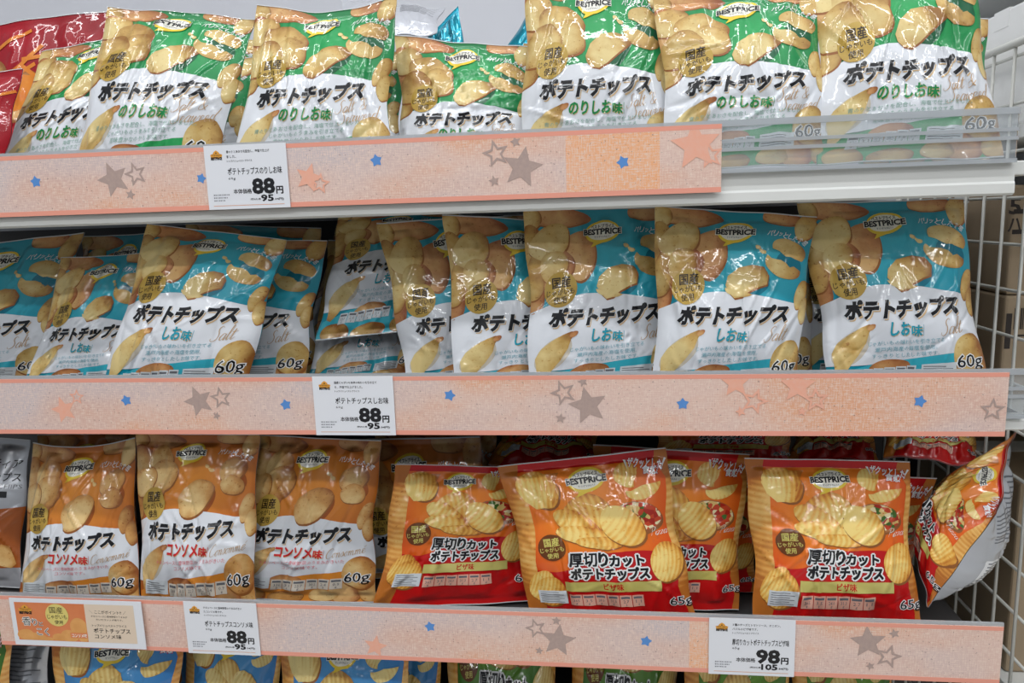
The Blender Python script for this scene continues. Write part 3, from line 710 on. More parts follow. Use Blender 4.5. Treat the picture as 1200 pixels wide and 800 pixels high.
    for m, L, b, d in (('gold', 7, 0.03, 3), (fmat, 8, 0.035, 0)):
        a.text(flavour, x0, x1, 560, 612, m, L, 'flavour_name', bold=b, dx=d, dy=d)
        a.text('味', x1+8, x1+52, 572, 614, m, L, 'flavour_name', bold=0.01, fat=0.03, dx=d, dy=d)
    a.rect(x1+58, 570, x1+60, 614, fmat, 8, 'flavour_name')
    sl = script.split('|')
    for i, t in enumerate(sl):
        hh = 64 if len(t) <= 4 else 56 if len(t) < 8 else 50
        a.script(t, (618 if len(t) <= 4 else 588) + i*18, 616+i*44 - (0 if len(sl) == 1 else 22), hh, 'goldscript', 8, rot=-9)
    for i, t in enumerate(desc):
        w = 12.2*len(t); a.text(t, 470-w*0.92, 470+w*0.92, 628+i*25, 647+i*25, dmat, 8, 'description_text', rot=-2.5, res=1)
    # banner words, bent round the corner
    word = 'パリッとした食感'
    for i, ch in enumerate(word):
        t = i/(len(word)-1); x = 556 + 180*t; y = 122 + 36*t*t; s = 13 + 0*t
        if ch == 'ッ': s = 9
        a.text(ch, x-s*0.85, x+s*0.85, y-s*1.05, y+s*1.05, 'whitetext', 6, 'crunch_slogan', bold=0.012, rot=8+30*t, res=1)
    logo(a, 395, 130, 168, 100, 7)
    badge(a, 213, 385, 78, 8, 'badge', 'badgetext')
    if style == 'orange':
        a.rect(180, 726, 330, 786, 'label', 8, 'allergen_label', skew=-4)
        for i in range(5): a.rect(190, 734+i*9, 190+(120 if i % 2 else 90), 737+i*9, 'inkgrey', 9, 'allergen_label')
        table(a, 336, 690, 734, 790, 8, 'table', vals, -20)
    else:
        table(a, 240, 520, 746, 792, 8, 'label', vals, -20)
        a.rect(540, 726, 690, 782, 'label', 8, 'allergen_label', skew=-8)
        for i in range(5): a.rect(548, 732+i*9, 548+(130 if i % 2 else 100), 735+i*9, 'inkgrey', 9, 'allergen_label')
    weight(a, '60g', 694, 812, 688, 752, 9)
    return a
def thickcut(ground, edge, band_text, bandmat, chip='ridge', pizza=True, seal='red', script='Pizza'):
    a = Art(conv_quad(60, 550, 122, 85, 580, 668))
    a.whole(ground, 1, (0.5, 0.28), (0.55, 0.55))
    a.strip([(60, 455), (200, 470), (330, 405), (450, 400), (560, 420)], [(60, 700), (600, 700)], edge, 2, n=40) if pizza else None
    a.rect(40, 100, 600, 150, seal, 3); 
    # corrugated crisps printed down both sides
    def side(pts, xo, tint):
        p = np.array(pts, float); c = p.mean(0); q = []
        for k in range(len(p)-1):
            q.append([(xo, p[k, 1]), (xo, p[k+1, 1]), tuple(p[k])]); q.append([tuple(p[k]), (xo, p[k+1, 1]), tuple(p[k+1])])
        q = np.array(q); l = np.stack([(q[..., 1]-c[1])/150, (q[..., 0]-c[0])/150], -1)
        a.add(q, l, 'palecorr', 3, 'pouch', tint)
    side([(118, 100), (112, 170), (128, 240), (132, 330), (126, 430), (134, 520), (140, 600), (130, 668)], 30, 0.0)
    side([(516, 100), (512, 150), (540, 200), (536, 300), (546, 420), (540, 520), (560, 600), (556, 668)], 610, 0.05)
    a.blob(168, 205, 64, 52, chip, 5, 25, 0.07, 1, -0.1)
    p = np.array([(112, 160), (235, 160), (206, 215), (200, 258), (150, 262), (118, 235), (102, 200)], float)
    a.fan(p, chip, 6, loc=(p-p.mean(0))/60, tint=-0.15)
    a.half(432, 185, 40, 34, 10, 60, 320, chip, 5, 2, -0.1); a.half(474, 222, 52, 32, -20, 10, 200, chip, 6, 3, -0.15)
    a.blob(140, 520, 40, 60, chip, 4, 20, 0.05, 4); a.blob(160, 540, 46, 58, chip, 5, 20, 0.06, 4, 0.05)
    a.blob(515, 442, 48, 62, chip, 5, 14, 0.03, 5, 0.0)
    a.blob(300, 285, 76, 56, chip, 5, -8, 0.06, 6, 0.05); a.blob(265, 310, 72, 36, chip, 6, 28, 0.08, 7, 0.0); a.blob(290, 350, 90, 30, chip, 7, 12, 0.08, 8, -0.1)
    a.blob(330, 372, 70, 20, chip, 7, 4, 0.08, 18, 0.05)
    if pizza:
        a.blob(452, 305, 72, 46, 'brownchip', 4, 12, 0.05, 9, 0.15); a.blob(456, 302, 66, 40, 'pizzapic', 5, 12, 0.05, 9)
        a.script(script, 482, 362, 26, 'cream', 9, rot=-6)
    a.blob(404, 326, 74, 52, chip, 8, 38, 0.03, 10, -0.2)
    # slogan
    for m, L, b in (('red', 8, 0.10), ('whitetext', 9, 0.03)):
        a.text('ザクッとした', 436, 536, 146, 172, m, L, 'crunch_slogan', bold=b, rot=9, res=1)
        a.text('食感', 478, 520, 166, 188, m, L, 'crunch_slogan', bold=b, rot=6, res=1)
    a.add([[(424, 142), (432, 144), (434, 170)], [(548, 150), (542, 148), (528, 184)]], None, 'whitetext', 9, 'crunch_slogan')
    logo(a, 312, 188, 110, 66, 7)
    badge(a, 180, 385, 43, 7, 'brownbadge', 'badgelime')
    # title: black on a white edge
    for m, L, b, ft in (('whitetext', 9, 0.03, 0.13), ('black', 10, 0.03, 0.0)):
        a.text('厚切', 231, 312, 402, 446, m, L, 'product_title', bold=0.0, fat=ft or 0.04, shear=0.04)
        a.text('り', 318, 344, 404, 446, m, L, 'product_title', bold=b, fat=ft or 0.02, shear=0.04)
        a.text('カット', 350, 448, 414, 447, m, L, 'product_title', bold=b, fat=(ft*1.2) or 0.03, shear=0.04)
        a.text('ポテトチップス', 231, 458, 452, 490, m, L, 'product_title', bold=b, fat=(ft*1.2) or 0.03, shear=0.04)
    a.rect(209, 500, 490, 534, bandmat, 8, 'flavour_band', skew=-2)
    n = len(band_text); w = 9.5*n
    a.text(band_text, 350-w, 350+w, 505, 528, 'red' if pizza else 'badgetext', 9, 'flavour_band', fat=0.03)
    a.rect(122, 536, 208, 584, 'label', 8, 'allergen_label', skew=-2)
    for i in range(6): a.rect(128, 541+i*7, 128+(70 if i % 2 else 56), 543+i*7, 'inkgrey', 9, 'allergen_label')
    table(a, 216, 436, 545, 586, 8, 'pinktable', ('365', '3.5', '24.0', '31.3', '2.7', '1.1'))
    weight(a, '65g', 512, 578, 556, 592, 9)
    return a
D_CY = ('じゃがいもの味わいを引き立てる', '瀬戸内海産の海塩を使用。', 'すっきりとしたしお味です。')
D_GR = ('青のりとあおさを配合し、海塩で仕上げました。', 'じゃがいものうまみを引き立てる', '風味豊かなのりしお味です。')
D_OR = ('チキンベースに香味野菜のうまみがきいた', 'コンソメ味です。')
ART = {
 'green': classic('green', 'greenchip', 'のりしお', 'greentext', 'Salt &|Seaweed', D_GR, 'paletext_g', ('331', '3.1', '22.5', '30.2', '1.6', '0.7'), 'green'),
 'cyan': classic('cyan', 'chip', 'しお', 'cyantext', 'Salt', D_CY, 'paletext_c', ('337', '2.6', '21.0', '30.8', '2.6', '0.7'), 'cyan'),
 'orange': classic('orange', 'consochip', 'コンソメ', 'redtext', 'Consommé', D_OR, 'paletext_r', ('336', '3.1', '22.7', '30.2', '2.4', '0.9'), 'orange'),
 'pizza': thickcut('pizza', 'red', 'ピザ味', 'band'),
 'blue': thickcut('blue', 'blue', 'しお味', 'band', 'blueridge', False, 'navy'),
 'onion': thickcut('onion', 'onion', 'サワークリームオニオン味', 'band', 'blueridge', False, 'onion'),
}
def tortilla_art():
    a = Art(lambda t: t); a.whole('foil', 1)
    a.strip([(0, 112), (40, 104), (90, 108), (165, 98)], [(0, 190), (165, 186)], 'deeporange', 2)
    rnd = random.Random(4)
    for k in range(16):
        x, y = rnd.uniform(8, 157), rnd.uniform(112, 182); r = rnd.uniform(13, 20); an = rnd.uniform(0, 6.3)
        p = np.array([(x+r*math.cos(an+q*2.094+e), y+r*math.sin(an+q*2.094+e)) for q in range(3) for e in (-0.25, 0.25)])
        a.fan(p, 'brownchip' if k % 3 else 'consochip', 3+k % 4, loc=(p-p.mean(0))/r, tint=rnd.uniform(-.2, .2))
    a.text('トルティア', 104, 161, 30, 43, 'black', 3, 'product_title', bold=0.01, shear=0.1); a.text('チップス', 120, 161, 49, 62, 'black', 3, 'product_title', bold=0.01, shear=0.1)
    a.text('TORTILLA CHIPS', 92, 162, 66, 72, 'inkgrey', 3, 'product_title', shear=0.1)
    a.rect(112, 76, 148, 85, 'black', 4, 'flavour_band'); a.text('塩味', 122, 138, 77.5, 83.5, 'whitetext', 5, 'flavour_band')
    return a
def red_art():
    a = Art(lambda t: t); a.whole('redbag', 1)
    rnd = random.Random(8)
    a.blob(70, 92, 44, 30, 'consochip', 2, -10, 0.05, 2, 0.1); a.blob(70, 90, 34, 22, 'fries', 3, -10, 0.08, 3); a.blob(30, 60, 34, 20, 'chip', 3, 20, 0.05, 5, -0.1)
    for k in range(16):
        x, y = rnd.uniform(10, 150), rnd.uniform(18, 85); an = rnd.uniform(-0.9, 0.9); l = rnd.uniform(14, 26); w = 2.4
        dx, dy = math.cos(an), math.sin(an)
        p = [(x-dx*l+dy*w, y-dy*l-dx*w), (x+dx*l+dy*w, y+dy*l-dx*w), (x+dx*l-dy*w, y+dy*l+dx*w), (x-dx*l-dy*w, y-dy*l+dx*w)]
        a.fan(p, 'fries', 4+k % 3)
    a.blob(40, 124, 26, 6, 'red', 5, 20, 0.05, 9); a.blob(28, 112, 10, 7, 'greentext', 5, 30, 0.1, 10)
    return a
def foil_art(m):
    a = Art(lambda t: t); a.whole(m, 1); return a
def back_print():
    a = Art(lambda t: t)
    a.rect(14, 96, 80, 186, 'whitetext', 2, 'back_label')
    for i in range(14): a.rect(18, 100+i*6, 18+(54 if i % 3 else 40), 102+i*6, 'inkgrey', 3, 'back_label')
    for i in range(18): a.rect(90, 60+i*7, 90+(58 if i % 4 else 36), 62+i*7, 'inkgrey', 2, 'back_label')
    for i in range(8): a.rect(18, 20+i*6, 150-(i % 3)*18, 22+i*6, 'inkgrey', 2, 'back_label')
    return a
ART['tortilla'] = tortilla_art(); ART['redbag'] = red_art(); ART['foil'] = foil_art('foil'); ART['teal'] = foil_art('teal')
BACK = back_print()
for _i in range(16): ART['foil'].rect(100, 24+_i*6, 158-(_i % 3)*12, 26+_i*6, 'inkgrey', 2)
#print('ART', {k: sum(len(t[0]) for t in v.T) for k, v in ART.items()})

# ------------------------------------------------------------------ shelving
def box_data(x0, x1, y0, y1, z0, z1):
    v = [(x, y, z) for x in (x0, x1) for y in (y0, y1) for z in (z0, z1)]
    f = [(0, 1, 3, 2), (4, 6, 7, 5), (0, 4, 5, 1), (2, 3, 7, 6), (0, 2, 6, 4), (1, 5, 7, 3)]
    return v, f
class MB:
    def __init__(s): s.v = []; s.f = []; s.m = []; s.mats = []
    def mat(s, m):
        if m not in s.mats: s.mats.append(m)
        return s.mats.index(m)
    def add(s, v, f, m='steel'):
        o = len(s.v); s.v += [tuple(p) for p in v]; s.f += [tuple(i+o for i in q) for q in f]; s.m += [s.mat(m)]*len(f)
        return s
    def box(s, *a, m='steel'): return s.add(*box_data(*a), m)
    def prism(s, prof, x0, x1, m='steel'):
        """a (y, z) outline drawn along x"""
        n = len(prof); v = [(x0, y, z) for y, z in prof] + [(x1, y, z) for y, z in prof]
        f = [(i, (i+1) % n, n+(i+1) % n, n+i) for i in range(n)] + [tuple(range(n))[::-1], tuple(range(n, 2*n))]
        return s.add(v, f, m)
    def tube(s, a, b, r, m='wire', n=10):
        a, b = Vector(a), Vector(b); d = (b-a).normalized(); u = d.orthogonal().normalized(); w = d.cross(u)
        v = [tuple(p + (u*math.cos(t)+w*math.sin(t))*r) for p in (a, b) for t in [2*math.pi*i/n for i in range(n)]]
        f = [(i, (i+1) % n, n+(i+1) % n, n+i) for i in range(n)] + [tuple(range(n))[::-1], tuple(range(n, 2*n))]
        return s.add(v, f, m)
    def build(s, name, parent=None, bevel=0.0, loc=(0, 0, 0), smooth=False):
        me = bpy.data.meshes.new(name); L = Vector(loc)
        me.from_pydata([tuple(Vector(p)-L) for p in s.v], [], s.f); me.update()
        for m in s.mats: me.materials.append(M[m])
        me.polygons.foreach_set('material_index', s.m)
        if smooth: me.polygons.foreach_set('use_smooth', [True]*len(s.f))
        o = bpy.data.objects.new(name, me); COL.objects.link(o); o.location = L
        if parent: o.parent = parent; o.location = L - parent.location
        if bevel:
            b = o.modifiers.new('bevel', 'BEVEL'); b.width = bevel; b.segments = 2; b.limit_method = 'ANGLE'
        return o
def tag(o, label=None, cat=None, group=None, kind=None):
    for k, v in (('label', label), ('category', cat), ('group', group), ('kind', kind)):
        if v: o[k] = v
    return o
def empty(name, loc, label, cat, group=None):
    o = bpy.data.objects.new(name, None); COL.objects.link(o); o.location = loc; o.empty_display_size = 0.03
    return tag(o, label, cat, group)
XL, DEEP = -1.0, 0.44
tag(MB().box(-1.6, 2.0, DEEP+0.004, DEEP+0.03, 0.15, 1.72, m='backpanel').box(-1.6, 2.0, DEEP+0.004, DEEP+0.03, -1.05, 0.15, m='dark').build('wall_back'), 'back panel of the shelving, pale grey above, painted dark below for the shade behind the bags', 'wall', kind='structure')  # lower panel coloured dark in place of the shade behind the bags
tag(MB().box(-1.6, 2.0, -3.2, DEEP+0.03, -1.07, -1.05, m='tile').build('floor'), 'pale tiled store floor', 'floor', kind='structure')
tag(MB().box(-1.6, 2.0, -3.2, DEEP+0.03, 1.72, 1.74, m='ceil').build('ceiling'), 'white store ceiling', 'ceiling', kind='structure')
def shelf(rim, x0, x1, label, clear_top, edge=0.055, deck='dark', over=0.0):  # dark decks: shade of the lower bays put into their colour
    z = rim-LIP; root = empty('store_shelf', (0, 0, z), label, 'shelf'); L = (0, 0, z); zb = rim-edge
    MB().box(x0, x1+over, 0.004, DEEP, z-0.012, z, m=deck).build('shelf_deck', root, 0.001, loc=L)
    MB().prism([(-0.004, z), (0.0035, z), (0.0035, zb+0.001), (-0.003, zb), (-0.006, zb+0.002), (-0.006, zb+0.010), (-0.0045, zb+0.012), (-0.0045, z-0.004)], x0, x1).build('shelf_front_edge', root, 0, loc=L)
    c = MB(); y = -0.0085; t = rim+clear_top; xa, xb = x0+0.002, x1-0.002
    c.box(xa, xb, y, y+0.0014, z-0.002, t-0.001, m='clear')
    for za, zc in ((t-0.0055, t), (t-0.0195, t-0.0165), (t-0.0265, t-0.0235), (z-0.002, z+0.0015)): c.box(xa, xb, y-0.0022, y, za, zc, m='clearrib')
    c.build('clear_front_guard', root, 0, loc=L)
    return root
X_TOP = at(1190, 150, 0).x; X_MID = at(1198, 470, 0).x; X_LOW = at(1172, 730, 0).x
shelf(RIM_TOP, XL, X_TOP, 'white metal shelf of green seaweed chip bags, bare clear guard at its right end', 0.003, 0.069, 'steel', 0.03)
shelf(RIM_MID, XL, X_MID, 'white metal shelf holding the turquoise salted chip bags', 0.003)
X_LOW0 = at(5, 690, 0).x
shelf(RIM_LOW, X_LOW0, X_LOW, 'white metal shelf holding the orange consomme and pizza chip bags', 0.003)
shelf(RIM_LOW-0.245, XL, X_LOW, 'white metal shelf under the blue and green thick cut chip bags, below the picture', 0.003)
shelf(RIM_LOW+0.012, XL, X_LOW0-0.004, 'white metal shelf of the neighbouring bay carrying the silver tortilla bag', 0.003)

# ------------------------------------------------------------------ paper strips in the rails
def flat_part(name, parent, y, polys, m, loc, thick=0.0001):
    """flat printed shapes lying on a vertical face at depth y"""
    mb = MB()
    for p in polys:
        n = len(p); mb.add([(x, y, z) for x, z in p] + [(x, y+thick, z) for x, z in p], [tuple(range(n))] + [(i, n+i, n+(i+1) % n, (i+1) % n) for i in range(n)], m)
    return mb.build(name, parent, loc=loc)
def star_pts(cx, cz, r, inner=0.45, rot=0.0, n=5):
    return [(cx + (r if k % 2 == 0 else r*inner)*math.sin(rot+k*math.pi/n), cz + (r if k % 2 == 0 else r*inner)*math.cos(rot+k*math.pi/n)) for k in range(2*n)]
def star_fill(pts, cx, cz):
    n = len(pts); return [[(cx, cz), pts[i], pts[(i+1) % n]] for i in range(n)]
def star_ring(cx, cz, r, rot=0.0):
    a, b = star_pts(cx, cz, r, 0.45, rot), star_pts(cx, cz, r*0.62, 0.45, rot); n = len(a)
    return [[a[i], b[i], b[(i+1) % n], a[(i+1) % n]] for i in range(n)]
def clip_z(poly, z0, z1):
    for lim, sg in ((z0, 1), (z1, -1)):
        out = []
        for i in range(len(poly)):
            a, b = poly[i-1], poly[i]; da, db = (a[1]-lim)*sg, (b[1]-lim)*sg
            if (da < 0) != (db < 0): t = da/(da-db); out.append((a[0]+(b[0]-a[0])*t, lim))
            if db >= 0: out.append(b)
        poly = out
        if len(poly) < 3: return None
    return poly
HSTRIP = 0.058
def paper_strip(rim, x0, x1, label, stars, patches):
    y = -0.0118
    root = empty('price_rail_strip', ((x0+x1)/2, y, rim-HSTRIP), label, 'shelf strip')
    MB().box(x0, x1, y, y+0.0009, rim-HSTRIP, rim, m='linen').build('strip_paper', root, 0, loc=(x0, y, rim-HSTRIP))
    L = (x0, y, rim-HSTRIP)
    flat_part('coral_border', root, y-0.0001, [[(x0, rim-0.004), (x1, rim-0.004), (x1, rim), (x0, rim)], [(x0, rim-HSTRIP), (x1, rim-HSTRIP), (x1, rim-HSTRIP+0.0045), (x0, rim-HSTRIP+0.0045)]], 'edge', L)
    for (pa, pb) in patches:
        xa, xb = at(pa, 400, 0), at(pb, 400, 0)
        xa = on_deck(pa, 0, rim-0.03).x; xb = on_deck(pb, 0, rim-0.03).x
        flat_part('orange_patch', root, y-0.0001, [[(xa, rim-HSTRIP+0.0046), (xb, rim-HSTRIP+0.0046), (xb, rim-0.0042), (xa, rim-0.0042)]], 'patch', L)
    cnt = 0
    for (px, py, r, kind) in stars:
        p = at(px, py, y); R = r/1150*0.98; rot = ((px*7+py*3) % 40 - 20)/57
        if kind in 'gob':
            nm, pl, mm = {'g': 'grey_star', 'o': 'coral_star', 'b': 'blue_star'}[kind], star_fill(star_pts(p.x, p.z, R, 0.6 if kind == 'b' else 0.46, rot), p.x, p.z), {'g': 'starg', 'o': 'staro', 'b': 'starb'}[kind]
        else: nm, pl, mm = 'outline_star', star_ring(p.x, p.z, R, rot), 'starg' if kind == 'G' else 'staro'
        pl = [q for q in (clip_z(f, rim-HSTRIP+0.0047, rim-0.0042) for f in pl) if q]
        cnt += 1
        if pl: flat_part(nm, root, y-0.00015-0.00002*cnt, pl, mm, L)
    return root
XT1 = on_deck(843, 0, RIM_TOP-0.03).x; XM1 = on_deck(1172, 0, -0.03).x; XB1 = on_deck(1166, 0, RIM_LOW-0.03).x; XB0 = on_deck(8, 0, RIM_LOW-0.03).x
paper_strip(RIM_TOP, XL, XT1, 'peach linen paper strip with stars along the top shelf, ending short of the right end',
  [(42, 213, 7, 'b'), (133, 210, 20, 'g'), (159, 204, 14, 'G'), (153, 228, 6, 'g'), (236, 209, 6, 'b'), (441, 188, 7, 'b'), (730, 190, 7, 'b'),
   (612, 196, 22, 'g'), (581, 180, 15, 'G'), (604, 166, 6, 'g'), (579, 212, 6, 'g'), (815, 170, 26, 'o'), (832, 182, 14, 'O'), (375, 215, 12, 'O'), (362, 208, 16, 'o')], [(664, 772)])
paper_strip(RIM_MID, XL, XM1, 'peach linen paper strip with stars along the middle shelf',
  [(75, 480, 17, 'o'), (90, 465, 10, 'O'), (148, 469, 7, 'b'), (233, 470, 19, 'g'), (259, 466, 14, 'G'), (254, 487, 5, 'g'), (335, 474, 7, 'b'), (527, 463, 7, 'b'),
   (689, 475, 22, 'g'), (660, 460, 15, 'G'), (683, 447, 6, 'g'), (657, 490, 6, 'g'), (800, 473, 7, 'b'), (1078, 470, 7, 'b'), (862, 448, 17, 'o'), (884, 470, 15, 'O'), (868, 482, 6, 'o'),
   (935, 452, 19, 'o'), (956, 468, 14, 'O'), (940, 482, 5, 'o'), (1163, 480, 13, 'G')], [])
paper_strip(RIM_LOW, XB0, XB1, 'peach linen paper strip with stars along the lowest visible rail',
  [(504, 734, 7, 'b'), (757, 751, 7, 'b'), (440, 757, 15, 'o'), (654, 750, 21, 'g'), (628, 736, 13, 'G'), (652, 727, 6, 'g'), (632, 762, 5, 'g'),
   (1017, 752, 20, 'g'), (1041, 769, 15, 'G'), (1048, 742, 6, 'g'), (1020, 780, 5, 'g')], [(806, 833)])
paper_strip(RIM_LOW+0.012, XL, XB0-0.012, 'end of a pink strip on the neighbouring bay at the picture edge', [], [])

# ------------------------------------------------------------------ price cards
def card_art_mesh(art, parent, name, x0, y, z1, sc, part_of):
    """flat art in mm (x right, y down) set on a vertical card"""
    tri, meta, parts = art.arrays()
    for part in sorted(set(parts)):
        m = parts == part; t = tri[m].reshape(-1, 5); me = meta[m]; ly = np.repeat(me[:, 1], 3)
        V = np.stack([x0 + t[:, 0]*sc, y - ly*0.00012 - (np.repeat(me[:, 2], 3) % 19)*0.000002, z1 - t[:, 1]*sc], 1) - np.array(parent.location)
        T = np.arange(len(t)).reshape(-1, 3)
        raw_mesh(part, V, T, art.mats, me[:, 0], np.tile([0, -1, 0], (len(V), 1)), {}, parent)
def crown(a, x, y, w, L):
    h = w*0.62
    a.fan([(x+w*k, y+h*j) for k, j in ((0.1, 1), (0, 0.55), (0.12, 0.45), (0.2, 0.5), (0.3, 0.2), (0.5, 0.0), (0.7, 0.2), (0.8, 0.5), (0.88, 0.45), (1, 0.55), (0.9, 1))], 'crown', L, 'brand_emblem', centre=(x+w/2, y+h*0.7))
    a.add([[(x+w*0.5, y+h*0.18), (x+w*0.43, y+h*0.4), (x+w*0.57, y+h*0.4)]], None, 'ink', L+1, 'brand_emblem')
    a.text('TOPVALU', x+w*0.12, x+w*0.88, y+h*0.52, y+h*0.72, 'ink', L+1, 'brand_emblem', res=1)
    a.text('BESTPRICE', x+w*0.06, x+w*0.94, y+h*0.84, y+h*1.16, 'ink', L+1, 'brand_emblem', bold=0.06, res=1)
def price_tag(px, py, rim, rows, name, grams, yen, taxed, label, group='white price cards in the rails', roll=0.0):
    p = at(px, py, -0.0128); W, H = 0.0805, 0.059; sc = 0.001
    root = empty('price_card', (p.x, -0.0128, rim-H+0.001), label, 'price tag', group)
    x0, z1 = p.x, rim+0.001
    MB().box(x0, x0+W, -0.0136, -0.0128, z1-H, z1, m='paper').build('card', root, 0, loc=(x0, -0.0128, z1-H))
    a = Art(lambda t: t)
    crown(a, 6, 4.5, 12, 1)
    for i, r in enumerate(rows):
        n = len(r); a.text(r, 22, 22+min(54, 2.35*n) if i < 2 else 22+1.9*n, 5+i*4.4, 7.6+i*4.4-(0.6 if i == 2 else 0), 'ink', 1, 'small_print', res=1, bold=0.01)
    a.text(name, 22, 75, 21, 27.5, 'ink', 1, 'product_name', bold=0.015)
    a.text(grams, 22, 29, 29.5, 32.5, 'ink', 1, 'product_name', res=1)
    a.text('本体価格', 26, 44, 40.5, 45, 'ink', 1, 'price_line', fat=0.02, res=1)
    a.text(yen, 45.5, 66.2, 32, 45.2, 'ink', 1, 'price_line', bold=0.03, fat=0.022)
    a.text('円', 68.2, 74.6, 39.4, 46, 'ink', 1, 'price_line', fat=0.05)
    whole, frac = taxed.split('.')
    wx = 53 if len(whole) == 2 else 50
    a.text('(税込価格', wx-11, wx-0.8, 49.5, 51.5, 'ink', 1, 'tax_line', res=1, bold=0.02)
    a.text(whole, wx, 64.5, 46.8, 52.4, 'ink', 1, 'tax_line', bold=0.02, fat=0.04)
    a.text('.'+frac+'円)', 65.3, 74.8, 49.8, 52.4, 'ink', 1, 'tax_line', res=1, bold=0.02)
    for i, w in enumerate((17, 15, 12)): 
        for k in range(int(w/1.6)): a.rect(6+k*1.6, 45+i*2.6, 7.1+k*1.6-(k*7 % 3)*0.2, 46.2+i*2.6, 'greyink', 1, 'small_print')
    a.rect(5, 55.4, 75, 55.9, 'orangeline', 1, 'orange_line')
    card_art_mesh(a, root, 'print', x0, -0.0136, z1, sc, root)
    return root
price_tag(239, 175, RIM_TOP, ('青のりとあおさを配合し、海塩で仕上げ', 'ました。', 'トップバリュベストプライス'), 'ポテトチップスのりしお味', '60g', '88', '95.04', 'white price card for the seaweed chips, 88 yen, on the top rail')
price_tag(366, 443, RIM_MID, ('国産じゃがいも本来の味わいを引き立て', 'る、海塩で仕上げました。', 'トップバリュベストプライス'), 'ポテトチップスしお味', '60g', '88', '95.04', 'white price card for the salted chips, 88 yen, on the middle rail')
price_tag(214.5, 701, RIM_LOW, ('チキンベースに香味野菜のうまみがきい', 'たコンソメ味です。', 'トップバリュベストプライス'), 'ポテトチップスコンソメ味', '60g', '88', '95.04', 'white price card for the consomme chips, 88 yen, on the lowest rail')
price_tag(831, 721, RIM_LOW, ('３種のチーズとトマトソース、オニオン、', 'バジルのピザ味です。', 'トップバリュベストプライス'), '厚切りカットポテトチップスピザ味', '65g', '98', '105.84', 'white price card for the pizza chips, 98 yen, on the lowest rail')
def promo_card():
    x0 = at(5, 691, -0.02).x; x1 = at(161, 699, -0.02).x; z1 = RIM_LOW+0.0; W = (x1-x0); H = 0.0545
    root = empty('promotion_card', (x0, -0.0150, z1-H), 'orange and beige promotion card for consomme chips at the left end of the lowest rail', 'promotion card')
    MB().box(x0, x1, -0.0160, -0.0150, z1-H, z1, m='paper').build('card', root, 0, loc=(x0, -0.015, z1-H))
    k = W*1000/1140.0; a = Art(lambda t: (t-np.array([40, 50]))*np.array([k, 0.0545*1000/440]))
    a.rect(80, 85, 690, 440, 'cardorange', 1, 'picture_panel'); a.rect(690, 85, 1112, 440, 'cardbeige', 1, 'text_panel')
    for (x, y, rx, ry) in ((150, 390, 80, 50), (240, 410, 90, 40), (440, 405, 60, 36), (530, 390, 80, 56), (620, 310, 70, 100), (650, 400, 40, 50), (330, 425, 60, 20)):
        p, l = ellipse(x, y, rx, ry, 0, 0.06, x); p[:, 1] = np.minimum(p[:, 1], 438); p[:, 0] = np.minimum(p[:, 0], 690)
        a.fan(p, 'cardchip', 2, 'picture_panel')
    p, l = ellipse(445, 195, 100, 105); a.fan(p, 'cardlime', 3, 'origin_badge')
    a.text('国産', 385, 500, 118, 178, 'ink', 4, 'origin_badge'); a.text('じゃがいも', 360, 530, 188, 232, 'ink', 4, 'origin_badge'); a.text('使用', 418, 490, 242, 280, 'ink', 4, 'origin_badge')
    crown(a, 112, 105, 120, 3)
    for m, b, L in (('cardwhite', 0.07, 4), ('ink', 0.0, 5)):
        a.text('香', 135, 208, 222, 300, m, L, 'headline', fat=b); a.text('り', 220, 262, 235, 300, m, L, 'headline', fat=b); a.text('と', 275, 312, 262, 300, m, L, 'headline', fat=b)
        a.text('こく', 250, 355, 320, 390, m, L, 'headline', fat=b)
    a.rect(540, 355, 690, 405, 'cardorange', 3, 'picture_panel'); a.text('コンソメ味', 555, 685, 364, 398, 'cardwhite', 4, 'picture_panel', bold=0.02)
    a.text('＼ ここがポイント!! ／', 730, 1045, 138, 172, 'ink', 2, 'text_panel'); a.text('チキンベースに香味野菜のうまみが', 740, 1050, 186, 204, 'ink', 2, 'text_panel', res=1); a.text('きいたコンソメ味です。', 780, 1010, 216, 234, 'ink', 2, 'text_panel', res=1)
    a.text('トップバリュベストプライス', 740, 1035, 268, 292, 'ink', 2, 'text_panel', res=1); a.text('ポテトチップス', 748, 1062, 304, 350, 'ink', 2, 'text_panel', bold=0.01); a.text('コンソメ味', 752, 980, 362, 402, 'ink', 2, 'text_panel', bold=0.01)
    card_art_mesh(a, root, 'print', x0, -0.0160, z1, 0.001, root)
promo_card()

# ------------------------------------------------------------------ bags
CAT = 'chip bag'
DECK = {5: RIM_LOW+0.012-LIP, 1: RIM_TOP-LIP, 2: RIM_MID-LIP, 3: RIM_LOW-LIP, 4: RIM_LOW-0.245-LIP}
NSEED = [10]
def B(kind, row, TL, TR, bx, Yt, Yb, label, title_y=None, group=None, thick=0.020, bot=None, name='potato_chip_bag', seed=None, **k):
    """a standing bag: its upper corners as seen at depth Yt, its lower edge on the deck at depth Yb between columns bx"""
    NSEED[0] += 7; z = DECK[row] + 0.0045
    yt = Yt if isinstance(Yt, tuple) else (Yt, Yt); yb = Yb if isinstance(Yb, tuple) else (Yb, Yb)
    if bot: BL, BR = at(*bot[0], yb[0]), at(*bot[1], yb[1])
    else: BL, BR = on_deck(bx[0], yb[0], z), on_deck(bx[1], yb[1], z)
    Q = [at(*TL, yt[0]), at(*TR, yt[1]), BR, BL]
    k.setdefault('grid', 'fine' if max(yb) < 0.066 or bot else 'plain')
    if k['grid'] == 'plain': thick = min(thick, 0.014)
    tv = 0.60 if kind in ('pizza', 'onion', 'blue') else 0.585
    return make_bag(name, kind, ART[kind], Q, label, CAT, group, seed or NSEED[0], thick, title_y, tv, **k)
